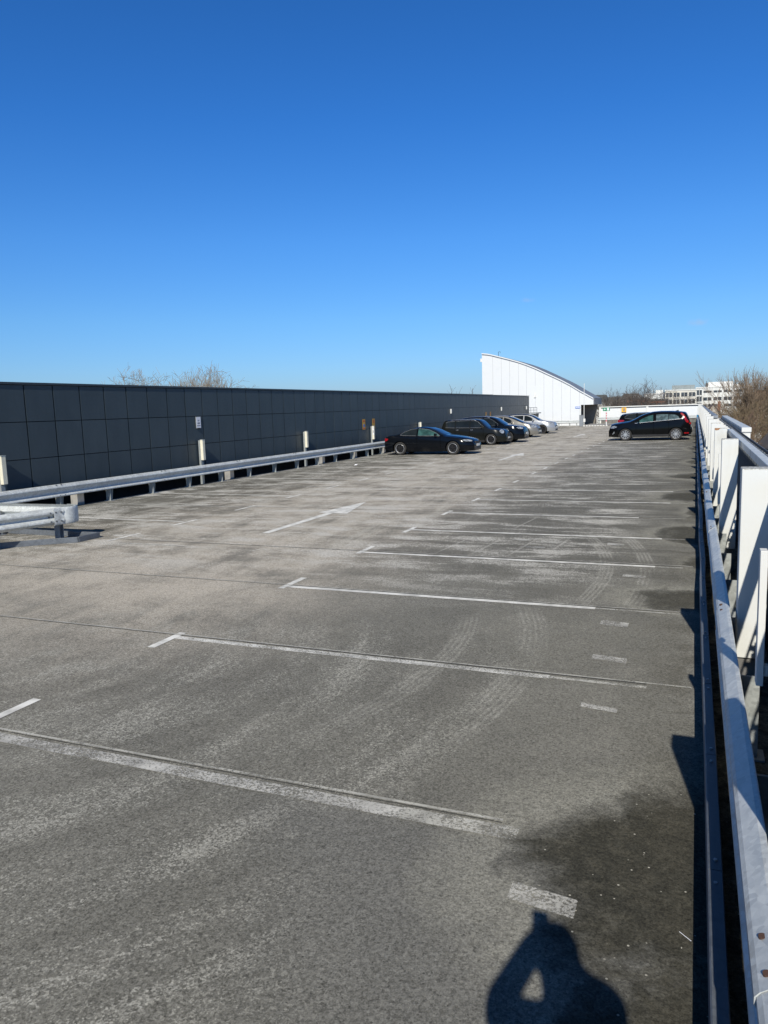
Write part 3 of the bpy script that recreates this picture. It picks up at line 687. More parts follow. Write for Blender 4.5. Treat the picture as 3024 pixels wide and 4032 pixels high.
# cabinet, barrier pole, exit sign, B sign, kerb island
e = empty('cabinet', (-10.15, 74.5, 0)); tag(e, 'slim grey cabinet standing left of the hall entrance', 'cabinet')
p = MB(); p.box(-.17, .17, 0, .4, .02, 1.04); p.build('body', simple('cabinet_grey', (.20, .22, .24), .5), e, bevel=.01)
p = MB(); p.box(-.19, .19, -.02, .42, 1.042, 1.09); p.build('lid', M['fascia'], e)
p = MB(); p.box(.19, .38, .05, .2, .42, .74); p.build('side_box', M['white'], e)
p = MB(); p.tube([(-9.90, 74.62, .0), (-9.90, 74.62, 4.1)], [.035, .025], 8); tag(p.build('mast', M['white']), 'thin tall white mast beside the grey cabinet', 'mast')
e = empty('exit_sign', (-7.79, 74.3, 0)); tag(e, 'green exit sign with white arrow on a red and white taped post', 'sign')
p = MB(); p.tube([(0, 0, 0), (0, 0, 1.42)], .05, 10); p.build('post', M['white'], e)
p = MB()
for z_ in (.42, .66, .9, 1.12): p.tube([(0, 0, z_), (0, 0, z_+.15)], .052, 10)
p.build_each('red_tape', M['pink'], e)
p = MB(); p.box(-.32, .32, -.06, -.03, 1.42, 1.75); pl = p.build('plate', M['green'], e)
p = MB(); p.add([(-.25, -.064, 1.585), (-.16, -.064, 1.67), (-.16, -.064, 1.61), (-.04, -.064, 1.61), (-.04, -.064, 1.56), (-.16, -.064, 1.56), (-.16, -.064, 1.50)], [(0,1,2,3,4,5,6)])
p.add([(.06, -.064, 1.46), (.24, -.064, 1.46), (.24, -.064, 1.71), (.06, -.064, 1.71)], [(0,1,2,3)]); p.build('arrow_and_door', M['paper'], pl, fix=False)
p = MB(); p.tube([(.15, -.066, 1.67), (.15, -.069, 1.67)], .02, 8); p.bar((.15, -.067, 1.645), (.13, -.067, 1.56), .03, .004); p.bar((.13, -.067, 1.56), (.18, -.067, 1.49), .022, .004); p.bar((.13, -.067, 1.56), (.10, -.067, 1.49), .022, .004); p.build('running_figure', M['green'], pl)
e = empty('level_sign', (-6.83, 81.93, 1.41)); tag(e, 'orange yellow sign with the letter B on the far white wall', 'sign')
p = MB(); p.box(-.235, .235, -.03, 0, -.235, .235); p.build('plate', M['orange'], e)
text('B', .40, M['ink'], e, (0.02, -.034, -.02), (math.pi/2, 0, 0), .001, .012)
p = MB(); p.box(-.19, .15, -.033, -.031, .185, .205); p.build('rule', M['ink'], e)
p = MB(); p.box(-10.0, -7.65, 74.5, 80.4, .001, .09); tag(p.build('kerb_island', M['concrete'], bevel=.01), 'raised concrete kerb island before the hall entrance', 'kerb', )
p = MB()
for k in range(9): p.box(-9.95+.26*k, -9.80+.26*k, 74.47, 74.497, .01, .085)
tag(p.build('kerb_blocks', M['white']), kind='structure')

p = MB(); p.add([(0, 0, 0), (.11, .02, .012), (.13, .10, .03), (.03, .11, .008), (.05, .05, .05)], [(0,1,4),(1,2,4),(2,3,4),(3,0,4),(3,2,1,0)])
tag(p.build('paper_scrap', M['paper'], loc=(-12.76, 27.6, .002)), 'small white crumpled paper scrap lying in an empty left bay', 'litter')
p = MB(); p.tube([(-.012, 3.085, .004), (.034, 3.04, .006)], .0013, 6)
tag(p.build('straw', M['paper']), 'thin white straw lying on the dark damp patch near the kerb', 'litter')
# ---------------------------------------------------------------- cars
def interp(pts, x):
    if x <= pts[0][0]: return pts[0][1]
    for (a, b), (c, d_) in zip(pts, pts[1:]):
        if x <= c:
            t = (x-a)/(c-a) if c > a else 0; return b + (d_-b)*t
    return pts[-1][1]
def smooth_interp(pts, x, r=.06): return (interp(pts, x-r) + 2*interp(pts, x) + interp(pts, x+r))/4
def car_paint(name, c, metal=.0, rough=.12):
    q = NT(name); v = q.obj(); n_ = q.noise(v, 3, 4); n2 = q.noise(v, 60, 3); x, y, z = q.xyz(v)
    dust = q.mul(q.ramp(z, .45, .12), q.ramp(n_, .4, .75)); 
    q.set(Base_Color=q.mix(q.mul(dust, .12), c, (.12, .11, .09)), Metallic=metal, Roughness=q.add(q.mul(dust, .3), rough), Specular_IOR_Level=.14, Coat_Weight=.08, Coat_Roughness=.02); return q.m
M['glass'] = simple('tinted_car_glass', (.012, .016, .018), .04, 0, var=.3, scale=2, spec=.35)
M['glass_teal'] = simple('teal_side_glass', (.030, .075, .070), .05, 0, var=.5, scale=3, spec=.8)
M['glass_light'] = simple('pale_opaque_glass', (.07, .10, .105), .05, 0, var=.6, scale=5, spec=.8)  # opaque; mottled pale tone stands in for the bright view through the windows
M['tyre'] = simple('tyre_rubber', (.022, .021, .020), .85, var=.2, bump=.001)
M['alloy'] = simple('silver_alloy', (.48, .49, .50), .3, .6, var=.05); M['blackalloy'] = simple('black_alloy', (.02, .02, .022), .3, .3)
M['chrome'] = simple('chrome_trim', (.75, .76, .78), .18, .9, var=.03); M['plastic'] = simple('black_plastic', (.025, .025, .027), .6)
M['lens'] = simple('headlamp_lens', (.26, .28, .30), .08, .2, var=.7, scale=14, spec=.9); M['redlens'] = simple('red_tail_lens', (.30, .010, .014), .12, 0, var=.3, scale=10, spec=.8)
M['plate'] = simple('pale_number_plate', (.70, .70, .66), .4, var=.05); M['seamline'] = simple('door_gap', (.002, .002, .002), .9, spec=0.)
def make_car(name, loc, rz, L, W, top, belt, fx, wb, rw, paint, glasses, rim, label, wind=(), rear=(), side=(), zbot=.20, tumble=.42, extras=None, glass_over=None, roof_mat=None, rimring=False, nsp=5, light=(.12, .5, .56, .70), tail=(.06, .30, .62, .80), chrome_win=False, rails=False, clad=False, handles=(), grille_z=(.38, .55), mirror=None, plate_z=.45, bright_handles=False):
    root = empty(name, loc, rz); tag(root, label, 'car', 'cars parked on the roof deck')
    hw = W/2
    zt = lambda x: smooth_interp(top, x); zb_ = lambda x: interp(belt, x)
    def plan(x):
        f = 1.
        if x < .75: f = min(f, .66 + .34*(1-(1-x/.75)**2.4))
        if L-x < .6: f = min(f, .76 + .24*(1-(1-max(0, (L-x))/.6)**2.4))
        return f
    def ws(x, z):
        b = zb_(x); w0 = hw*plan(x)
        if z < .32: k = 1 - .055*((.32-z)/.14)**1.5
        elif z < b: t = (z-.32)/(b-.32); k = 1 - .045*max(0, t-.35)**2*2.3 + .012*math.sin(t*math.pi)
        else: k = 1 - .045*.65**2*2.3
        y = w0*k
        if z > b: y -= tumble*(z-b) + .12*(z-b)**2
        return max(y, .05)
    ST = 74; NS = 15; NTp = 7
    xs = [L*i/ST for i in range(ST+1)]
    def edge_z(x):
        t = zt(x); return t - (.075 if t > zb_(x)+.12 else .06)
    def topz(x, y):
        ye = ws(x, edge_z(x)); fr = min(1, abs(y)/ye); return zt(x) - (zt(x)-edge_z(x))*fr**5 - .018*fr**2
    def section(x):
        ze = edge_z(x); zb0 = zbot
        if x < .5: zb0 += .02*(1-x/.5)
        if L-x < .6: zb0 += .12*(1-(L-x)/.6)
        ze = max(ze, zb0+.05); pts = []
        for i in range(NS):
            z = zb0 + (ze-zb0)*i/(NS-1); pts.append((ws(x, z), z))
        ye = pts[-1][0]
        for fr in (.96, .88, .74, .55, .3, 0): pts.append((ye*fr, max(topz(x, ye*fr), zb0+.05)))
        return pts
    b = bmesh.new(); rings = []
    for x in xs:
        s = section(x); full = [(-y, z) for y, z in s] + [(y, z) for y, z in s[-2::-1]]
        rings.append([b.verts.new((x, y, z)) for y, z in full])
    for i in range(ST):
        a, c = rings[i], rings[i+1]; m_ = len(a)
        for k in range(m_): b.faces.new((a[k], a[(k+1) % m_], c[(k+1) % m_], c[k]))
    b.faces.new(rings[0][::-1]); b.faces.new(rings[-1])
    bmesh.ops.recalc_face_normals(b, faces=b.faces)
    me = bpy.data.meshes.new('body'); b.to_mesh(me); b.free()
    body = bpy.data.objects.new('body', me); COL.objects.link(body); me.materials.append(paint)
    cut = MB()
    for wx in (fx, fx+wb):
        for sgn in (-1, 1): cut.tube([(wx, sgn*(hw+.2), rw), (wx, sgn*(hw-.27), rw)], rw+.05, 30)
    co = cut.build('cutter', M['plastic'])
    md = body.modifiers.new('x', 'BOOLEAN'); md.operation = 'DIFFERENCE'; md.object = co; md.solver = 'EXACT'
    dg = bpy.context.evaluated_depsgraph_get(); me2 = bpy.data.meshes.new_from_object(body.evaluated_get(dg)); me2.name = 'body'
    body.modifiers.clear(); body.data = me2; bpy.data.objects.remove(co)
    me2.materials.clear(); me2.materials.append(paint); me2.materials.append(M['plastic'])
    for p_ in me2.polygons:
        c = p_.center; p_.use_smooth = True; p_.material_index = 0
        for wx in (fx, fx+wb):
            if (c.x-wx)**2 + (c.z-rw)**2 < (rw+.045)**2: p_.material_index = 1
        if c.z < zbot+.02: p_.material_index = 1
    try: me2.set_sharp_from_angle(angle=R_(42))
    except Exception: pass
    body.parent = root
    def side_patch(nm, cols, mat, sg, off=.004, par=None, rows=5):
        mb = MB(); n0 = 0
        for (x, z0, z1) in cols:
            for j in range(rows):
                z = z0 + (z1-z0)*j/(rows-1); mb.v.append((x, sg*(ws(x, z)+off), z))
        for i in range(len(cols)-1):
            for j in range(rows-1):
                a = i*rows+j; f = (a, a+1, a+rows+1, a+rows); mb.f.append(f if sg < 0 else f[::-1])
        return mb.build(nm, mat, par or root, smooth=True, fix=False)
    def dense(poly_lo, poly_hi, x0, x1, n_=18): return [(x0+(x1-x0)*i/n_, interp(poly_lo, x0+(x1-x0)*i/n_), interp(poly_hi, x0+(x1-x0)*i/n_)) for i in range(n_+1)]
    def top_patch(nm, x0, x1, fr0, mat, off=.005, fr1=None, n_=8, par=None):
        mb = MB(); fr1 = fr1 or fr0
        for i in range(n_+1):
            x = x0+(x1-x0)*i/n_; fr = fr0+(fr1-fr0)*i/n_; ye = ws(x, edge_z(x))
            for j in range(13):
                y = ye*fr*(j/6-1); mb.v.append((x, y, topz(x, y)+off))
        for i in range(n_):
            for j in range(12): a = i*13+j; mb.f.append((a, a+13, a+14, a+1))
        return mb.build(nm, mat, par or root, smooth=True, fix=False)
    if wind: top_patch('windscreen', wind[0], wind[1], .93, M['glass'], fr1=.9)
    if rear: top_patch('rear_window', rear[0], rear[1], .84, M['glass'], fr1=.84)
    for sg in (-1, 1):
        for (lo, hi, x0, x1), gm in zip(side, glasses):
            w_ = side_patch('side_window', dense(lo, hi, x0, x1), M[gm], sg)
            if chrome_win:
                pts = [Vector((x, sg*(ws(x, z)+.006), z)) for x, z in [(c[0], c[1]) for c in dense(lo, hi, x0, x1)]]
                tr = MB(); tr.tube(pts, .011, 5)
                pts = [Vector((c[0], sg*(ws(c[0], c[2])+.006), c[2])) for c in dense(lo, hi, x0, x1)]; tr.tube(pts, .012, 5)
                tr.build('trim', M['chrome'], w_)
        for hx, hz in handles:
            mb = MB(); y = sg*(ws(hx, hz)+.014); mb.box(hx-.08, hx+.08, min(y-.014*1, y+.014), max(y-.014, y+.014), hz-.013, hz+.013); mb.build('door_handle', M['chrome'] if bright_handles else paint, root, bevel=.004)
        # door gaps
        mb = MB()
        for dx in ([side[0][2]-.05, side[0][3]+.03] if len(side) < 3 else [side[0][2]-.05, side[0][3]+.03, side[1][3]+.03]):
            zz = [zbot+.12+(zb_(dx)-zbot-.14)*j/8 for j in range(9)]; n0 = len(mb.v)
            for z in zz: mb.v += [(dx, sg*(ws(dx, z)+.003), z), (dx+.014, sg*(ws(dx+.014, z)+.003), z)]
            for j in range(8): a = n0+2*j; mb.f.append((a, a+1, a+3, a+2))
        mb.build('door_gaps', M['seamline'], body, fix=False)
        # lights
        x0, x1, z0, z1 = light; zc = (z0+z1)/2; hz_ = (z1-z0)/2; cols = [(x0+(x1-x0)*i/8, zc+.03*i/8-hz_*max(.12, (1-abs(i/4-.75)**2.2*.62)), zc+.03*i/8+hz_*max(.12, (1-abs(i/4-1)**2.5))) for i in range(9)]
        side_patch('headlight', cols, M['lens'], sg, .006)
        x0, x1, z0, z1 = tail; cols = [(L-x1+(x1-x0)*i/8, z0+(z1-z0)*.45*(1-i/8)**1.5, z1-(z1-z0)*.18*(1-i/8)) for i in range(9)]
        side_patch('tail_light', cols, M['redlens'], sg, .006)
        if mirror:
            mx, mz = mirror; y = ws(mx, mz); mb = MB(); mb.tube([(mx-.02, sg*(y-.01), mz-.02), (mx, sg*(y+.05), mz)], .02, 6)
            mb.obox((mx, sg*(y+.13), mz+.03), Vector((1, 0, 0)), Vector((0, 1, 0)), Vector((0, 0, 1)), .045, .09, .06)
            mb.build('mirror', paint, root, bevel=.02)
        if clad:
            side_patch('sill_trim', [(fx+rw+.05+(wb-2*rw-.1)*i/8, zbot-.0, zbot+.13) for i in range(9)], M['plastic'], sg, .006)
    # wheels
    def wheel(wx, sg):
        o = MB(); n_ = 36; prof = [(rw*.70, -.10), (rw*.93, -.105), (rw*.99, -.085), (rw, -.05), (rw, .05), (rw*.99, .085), (rw*.93, .105), (rw*.70, .10)]
        for k in range(n_):
            t = 2*math.pi*k/n_
            for r_, y_ in prof: o.v.append((r_*math.cos(t), y_, r_*math.sin(t)))
        for k in range(n_):
            for j in range(8): a = k*8+j; a2 = k*8+(j+1) % 8; b2 = ((k+1) % n_)*8; o.f.append((a, a2, b2+(j+1) % 8, b2+j))
        wh = o.build('wheel', M['tyre'], root, smooth=True); wh.location = (wx, sg*(hw-.125), rw)
        r_ = MB(); r_.tube([(0, sg*.02, 0), (0, sg*.03, 0)], rw*.69, 28); r_.build('brake_disc', M['blackalloy'] if rim != 'silver' else M['plastic'], wh)
        r_ = MB()
        for k in range(nsp*(2 if rim == 'silver' else 1)):
            t = 2*math.pi*k/(nsp*(2 if rim == 'silver' else 1)) + .3; dv = Vector((math.cos(t), 0, math.sin(t))); sd = Vector((-math.sin(t), 0, math.cos(t)))
            r_.obox(dv*rw*.38 + Vector((0, sg*.075, 0)), dv, sd, Vector((0, 1, 0)), rw*.31, rw*(.048 if rim == 'silver' else .085), .012)
        r_.tube([(0, sg*.06, 0), (0, sg*.095, 0)], rw*.14, 14)
        ro = r_.build('rim', M['alloy'] if rim == 'silver' else M['blackalloy'], wh)
        g_ = MB(); n_ = 36
        for k in range(n_):
            t = 2*math.pi*k/n_
            for rr, y_ in ((rw*.70, .09), (rw*.70, .1085), (rw*(.655 if rimring else .675), .1085), (rw*.64, .04)): g_.v.append((rr*math.cos(t), sg*y_, rr*math.sin(t)))
        for k in range(n_):
            for j in range(3): a = k*4+j; b2 = ((k+1) % n_)*4+j; g_.f.append((a, a+1, b2+1, b2))
        g_.build('rim_lip', M['alloy'] if (rimring or rim == 'silver') else M['blackalloy'], wh, smooth=True)
    for wx in (fx, fx+wb):
        for sg in (-1, 1): wheel(wx, sg)
    # front end: grille, bumper opening, plates
    g1 = MB(); g1.box(-.012, .05, -hw*.42, hw*.42, grille_z[0]+.10, grille_z[1]+.06); g1.box(-.014, .05, -hw*.5, hw*.5, .24, .34); g1.build('grille', M['plastic'], root, bevel=.01)
    g1 = MB(); g1.box(-.026, -.015, -.26, .26, plate_z-.055, plate_z+.055); g1.build('number_plate', M['plate'], root)
    g1 = MB(); g1.box(L+.002, L+.012, -.26, .26, .70, .81); g1.build('number_plate', M['plate'], root)
    if roof_mat: top_patch('roof', wind[1]+.02, rear[0]-.02 if rear else L-.5, .97, roof_mat, .007, n_=20)
    if rails:
        for sg in (-1, 1):
            pts = []
            for i in range(13):
                x = wind[1]+.15+(rails-(wind[1]+.15))*i/12; ye = ws(x, edge_z(x)); pts.append((x, sg*ye*.97, edge_z(x)+(.05 if 0 < i < 12 else .0)))
            mb = MB(); mb.tube(pts, .014, 6); mb.build('roof_rail', M['chrome'], root)
    if extras: extras(root, ws, zt, side_patch, top_patch)
    return root

P_black = car_paint('black_car_paint', (.004, .0045, .005)); P_navy = car_paint('blue_black_car_paint', (.004, .005, .007)); P_greyblk = car_paint('dusty_black_car_paint', (.009, .010, .009), rough=.2)
P_bronze = car_paint('grey_beige_metallic_paint', (.21, .20, .18), .35, .3); P_silver = car_paint('silver_grey_metallic_paint', (.34, .35, .36), .4, .3)
PI = math.pi
# black coupe (faces the lane)
coupe_top = [(0, .50), (.03, .60), (.12, .69), (.35, .77), (.7, .84), (1.1, .90), (1.42, .94), (1.65, 1.04), (1.95, 1.19), (2.22, 1.28), (2.5, 1.325), (2.8, 1.325), (3.1, 1.28), (3.45, 1.16), (3.75, 1.03), (3.95, .985), (4.2, .965), (4.4, .93), (4.47, .85), (4.5, .6)]
make_car('parked_car', (-9.5, 34.62, 0), PI, 4.5, 1.76, coupe_top, [(0, .52), (1.0, .80), (1.4, .86), (2.0, .88), (4.5, .90)], .98, 2.66, .315, P_navy, ['glass_teal', 'glass'], 'black',
         'black two-door coupe with bright rimmed black wheels, nearest car on the left side', wind=(1.47, 2.18), rear=(3.05, 3.72),
         side=[([(1.6, .895), (2.75, .915)], [(1.6, .90), (1.85, 1.06), (2.2, 1.20), (2.6, 1.245), (2.75, 1.25)], 1.62, 2.72), ([(2.8, .915), (3.62, .95)], [(2.8, 1.25), (3.1, 1.215), (3.4, 1.11), (3.55, 1.03), (3.64, .955)], 2.8, 3.62)],
         zbot=.16, tumble=.5, rimring=True, handles=((2.78, .80),), mirror=(1.80, .93), light=(.10, .55, .60, .70), tail=(.02, .24, .66, .82), chrome_win=True, plate_z=.43)
hatch_top = [(0, .45), (.03, .62), (.12, .80), (.3, .88), (.7, .93), (1.0, .97), (1.12, 1.04), (1.50, 1.38), (1.66, 1.46), (2.0, 1.50), (2.8, 1.51), (3.5, 1.49), (3.74, 1.44), (3.80, 1.25), (3.88, .95), (3.92, .80), (3.94, .45)]
make_car('parked_car', (-9.93, 42.98, 0), PI, 3.94, 1.74, hatch_top, [(0, .55), (.8, .88), (1.1, .95), (3.94, .98)], .86, 2.48, .32, P_greyblk, ['glass', 'glass', 'glass'], 'black',
         'small dusty black five-door hatchback with round headlights, second car on the left side', wind=(1.10, 1.62), rear=(3.70, 3.84),
         side=[([(1.3, 1.0), (2.1, 1.01)], [(1.3, 1.02), (1.62, 1.32), (1.8, 1.40), (2.1, 1.42)], 1.34, 2.08), ([(2.14, 1.01), (2.98, 1.02)], [(2.14, 1.42), (2.98, 1.405)], 2.14, 2.95), ([(3.0, 1.02), (3.6, 1.04)], [(3.0, 1.40), (3.45, 1.37), (3.62, 1.3)], 3.02, 3.58)],
         zbot=.17, tumble=.30, rimring=True, bright_handles=True, handles=((2.0, .88), (2.85, .89)), mirror=(1.38, 1.06), light=(.14, .38, .64, .86), tail=(.03, .16, .75, .95), chrome_win=True, clad=True, plate_z=.40, rails=3.3)
suv_top = [(0, .5), (.03, .78), (.12, .92), (.4, 1.0), (.9, 1.06), (1.15, 1.09), (1.35, 1.2), (1.75, 1.47), (2.05, 1.57), (2.5, 1.62), (3.3, 1.61), (3.9, 1.55), (4.2, 1.46), (4.35, 1.2), (4.42, .95), (4.44, .5)]
make_car('parked_car', (-9.38, 45.32, 0), PI, 4.44, 1.84, suv_top, [(0, .6), (.9, .97), (1.3, 1.02), (4.44, 1.06)], .98, 2.62, .345, P_navy, ['glass', 'glass', 'glass'], 'silver',
         'dark navy SUV with silver wheels parked right of the small black hatchback', wind=(1.22, 1.95), rear=(4.2, 4.33),
         side=[([(1.5, 1.05), (2.5, 1.07)], [(1.5, 1.08), (1.9, 1.37), (2.15, 1.47), (2.5, 1.50)], 1.55, 2.46), ([(2.52, 1.07), (3.4, 1.08)], [(2.52, 1.5), (3.4, 1.48)], 2.54, 3.38), ([(3.42, 1.08), (4.1, 1.12)], [(3.42, 1.48), (3.9, 1.42), (4.1, 1.3)], 3.44, 4.06)],
         zbot=.20, tumble=.36, handles=((2.4, .93), (3.3, .94)), mirror=(1.65, 1.10), light=(.10, .45, .80, .93), tail=(.02, .3, .85, 1.0), chrome_win=True, clad=True, rails=3.9, plate_z=.55)
mpv_top = [(0, .42), (.03, .60), (.12, .74), (.3, .84), (.6, .93), (.95, 1.02), (1.3, 1.16), (1.8, 1.38), (2.15, 1.49), (2.5, 1.54), (3.1, 1.54), (3.7, 1.49), (3.98, 1.38), (4.1, 1.1), (4.18, .8), (4.2, .45)]
def beige_glint(root, ws, zt, side_patch, top_patch): pass
make_car('parked_car', (-9.88, 52.2, 0), PI, 4.2, 1.8, mpv_top, [(0, .5), (.9, .90), (1.4, .97), (4.2, 1.02)], .88, 2.6, .32, P_bronze, ['glass', 'glass', 'glass'], 'silver',
         'grey beige family car with a sloping nose, third from the white hall side', wind=(1.05, 2.05), rear=(3.99, 4.12),
         side=[([(1.7, 1.0), (2.4, 1.02)], [(1.7, 1.1), (1.95, 1.28), (2.4, 1.42)], 1.72, 2.36), ([(2.42, 1.02), (3.2, 1.03)], [(2.42, 1.42), (3.2, 1.42)], 2.44, 3.16), ([(3.22, 1.03), (3.85, 1.07)], [(3.22, 1.42), (3.7, 1.37), (3.87, 1.25)], 3.24, 3.82)],
         zbot=.18, tumble=.38, handles=((2.3, .90), (3.1, .92)), mirror=(1.75, 1.04), light=(.12, .62, .66, .84), tail=(.02, .3, .8, 1.05), clad=False, plate_z=.42)
cross_top = [(0, .45), (.03, .72), (.1, .85), (.4, .93), (.9, .99), (1.15, 1.04), (1.4, 1.2), (1.75, 1.40), (2.05, 1.50), (2.5, 1.545), (3.2, 1.53), (3.7, 1.46), (4.0, 1.36), (4.12, 1.1), (4.2, .85), (4.22, .5)]
make_car('parked_car', (-9.78, 58.32, 0), PI, 4.22, 1.82, cross_top, [(0, .55), (.9, .90), (1.3, .96), (4.22, 1.0)], .94, 2.56, .335, P_silver, ['glass', 'glass', 'glass'], 'black',
         'silver crossover with black roof and black wheels, last car on the left side', wind=(1.2, 1.95), rear=(4.0, 4.11),
         side=[([(1.5, .99), (2.35, 1.01)], [(1.5, 1.02), (1.8, 1.26), (2.1, 1.38), (2.35, 1.41)], 1.52, 2.32), ([(2.37, 1.01), (3.15, 1.02)], [(2.37, 1.41), (3.15, 1.40)], 2.4, 3.12), ([(3.18, 1.02), (3.8, 1.08)], [(3.18, 1.4), (3.6, 1.33), (3.82, 1.2)], 3.2, 3.76)],
         zbot=.2, tumble=.40, roof_mat=P_black, handles=((2.25, .88), (3.05, .90)), mirror=(1.62, 1.03), light=(.08, .42, .70, .80), tail=(.02, .3, .8, .95), clad=True, plate_z=.5)
# black SUV on the right side, nose towards the lane
xc_top = [(0, .5), (.015, .76), (.06, .90), (.25, .98), (.7, 1.05), (1.12, 1.10), (1.4, 1.22), (1.75, 1.42), (2.05, 1.535), (2.4, 1.615), (2.8, 1.64), (3.3, 1.635), (3.8, 1.60), (4.12, 1.55), (4.20, 1.46), (4.34, 1.12), (4.40, .95), (4.42, .6), (4.40, .4)]
def xc_extra(root, ws, zt, side_patch, top_patch):
    for sg in (-1, 1):
        cols = [(3.86, 1.45, 1.52), (3.94, 1.38, 1.50), (4.02, 1.27, 1.43), (4.08, 1.13, 1.35), (4.14, 1.01, 1.26), (4.20, .96, 1.15), (4.27, .97, 1.07)]
        side_patch('tall_tail_light', cols, M['redlens'], sg, .012)
        side_patch('rear_reflector', [(4.06, .37, .43), (4.3, .36, .43)], M['redlens'], sg, .012, rows=2)
        side_patch('fog_light', [(.22, .36, .40), (.34, .44, .56)], M['lens'], sg, .008, rows=3)
        side_patch('waist_trim', [(1.45+2.5*i/10, .982+.205*i/10, .993+.205*i/10) for i in range(11)], M['chrome'], sg, .010, rows=2)
        m_ = MB(); y = sg*(ws(.94+.5, .3)); m_.box(.94+.36, .94+.40, min(y, y-sg*.25), max(y, y-sg*.25), .14, .34); m_.box(.94+2.69-.42, .94+2.69-.38, min(y, y-sg*.25), max(y, y-sg*.25), .14, .34); m_.build('mud_flap', M['plastic'], root)
    m_ = MB(); m_.add([(3.55, -.02, zt(3.55)+.0), (3.75, -.02, zt(3.75)), (3.72, -.02, zt(3.7)+.07), (3.55, .02, zt(3.55)), (3.75, .02, zt(3.75)), (3.72, .02, zt(3.7)+.07)], [(0,1,2),(5,4,3),(0,3,4,1),(1,4,5,2),(2,5,3,0)]); m_.build('aerial_fin', M['plastic'], root)
make_car('parked_car', (-4.60, 45.86, 0), 0, 4.42, 1.86, xc_top, [(0, .62), (.3, .84), (.7, .93), (1.2, .98), (2.5, 1.05), (4.42, 1.20)], .94, 2.69, .345, P_black, ['glass_teal', 'glass_light', 'glass_light'], 'silver',
         'large glossy black SUV with silver wheels and tall red tail lights, front car at right', wind=(1.18, 2.08), rear=(4.14, 4.28),
         side=[([(1.5, 1.0), (2.45, 1.075)], [(1.5, 1.02), (1.9, 1.26), (2.2, 1.39), (2.45, 1.445)], 1.56, 2.42), ([(2.52, 1.08), (3.25, 1.135)], [(2.52, 1.45), (2.9, 1.46), (3.25, 1.45)], 2.58, 3.22), ([(3.25, 1.135), (3.98, 1.215)], [(3.27, 1.45), (3.6, 1.41), (3.72, 1.34), (3.80, 1.24)], 3.26, 3.79)],
         zbot=.21, tumble=.38, handles=((2.35, .96), (3.2, 1.0)), mirror=(1.66, 1.11), light=(.10, .48, .70, .84), tail=(.02, .12, .86, .96), clad=True, extras=xc_extra, plate_z=.5)
est_top = [(0, .45), (.03, .7), (.1, .84), (.4, .92), (1.0, 1.0), (1.2, 1.05), (1.75, 1.4), (2.1, 1.48), (2.6, 1.53), (3.4, 1.52), (3.9, 1.47), (4.2, 1.42), (4.26, 1.28), (4.36, 1.05), (4.4, .5)]
make_car('parked_car', (-.15, 50.6, 0), PI, 4.4, 1.82, est_top, [(0, .55), (.9, .92), (1.3, 1.0), (4.4, 1.08)], .9, 2.65, .335, P_black, ['glass', 'glass', 'glass'], 'silver',
         'black compact SUV seen rear first behind the large black SUV on the right side', wind=(1.22, 1.95), rear=(4.22, 4.33),
         side=[([(1.5, 1.03), (2.4, 1.06)], [(1.5, 1.06), (1.9, 1.34), (2.4, 1.47)], 1.54, 2.38), ([(2.42, 1.06), (3.2, 1.08)], [(2.42, 1.47), (3.2, 1.47)], 2.45, 3.18), ([(3.25, 1.08), (4.0, 1.20)], [(3.25, 1.47), (3.7, 1.42), (4.02, 1.24)], 3.27, 3.96)],
         zbot=.2, tumble=.38, handles=((2.3, .93), (3.1, .96)), mirror=(1.62, 1.08), light=(.08, .42, .72, .84), tail=(.02, .42, .93, 1.10), clad=True, chrome_win=True, plate_z=.5, rails=3.9)

# ---------------------------------------------------------------- background town
def block(name, label, x0, x1, y0, y1, zt_, mats, rows, bays, cat='building', base=-10, parapet=.35, glass='wglass', extra=None, side_too=False):
    e = empty(name, (x0, y0, base)); tag(e, label, cat, 'buildings beyond the car park')
    W, D, H = x1-x0, y1-y0, zt_-base
    p = MB(); p.box(0, W, 0, D, 0, H); w_ = p.build('wall', mats[0], e)
    p = MB(); p.box(-.15, W+.15, -.15, D+.15, H+.01, H+parapet); p.build('roof_edge', mats[1], e)
    for (za, zb) in rows:
        for k in range(bays):
            a = W*(k+.10)/bays; b_ = W*(k+.90)/bays
            p = MB(); p.box(a, b_, -.05, -.01, H-zb, H-za); wi = p.build('window', M[glass], e)
            m_ = MB(); cx = (a+b_)/2
            m_.box(cx-.06, cx+.06, -.09, -.052, H-zb, H-za); m_.box(a, b_, -.09, -.052, H-za-.06, H-za); m_.build('frame', mats[1], wi)
    return e
M['wglass'] = simple('dark_window_glass', (.05, .06, .07), .15, 0, var=.5, scale=1.2); M['cream'] = simple('cream_concrete', (.60, .57, .49), .8, var=.12, scale=.6)
M['offwhite'] = simple('off_white_render', (.66, .66, .62), .8, var=.08, scale=.5); M['brick'] = simple('red_brown_brick', (.20, .085, .055), .9, var=.25, scale=1.5)
M['bgrey'] = simple('penthouse_grey', (.22, .25, .25), .6, var=.1, scale=.4); M['bdark'] = simple('dark_cladding', (.07, .065, .06), .7, var=.3, scale=.5); M['tile'] = simple('dark_roof_tile', (.10, .085, .075), .8, var=.25, scale=1.2)
block('office_building', 'cream office block with a grid of dark windows and grey rooftop plant room', -9.4, .1, 270, 284, 5.4, (M['cream'], M['offwhite']), [(.6, 2.0), (2.9, 4.3), (5.2, 6.6)], 4)
p = MB(); p.box(-7.4, -.3, 273, 280, 5.8, 7.2); p.box(-7.4, -6.9, 272.9, 272.99, 5.8, 7.2); tag(p.build('plant_room', M['bgrey']), 'flat grey plant room on top of the cream office block', 'plant room')
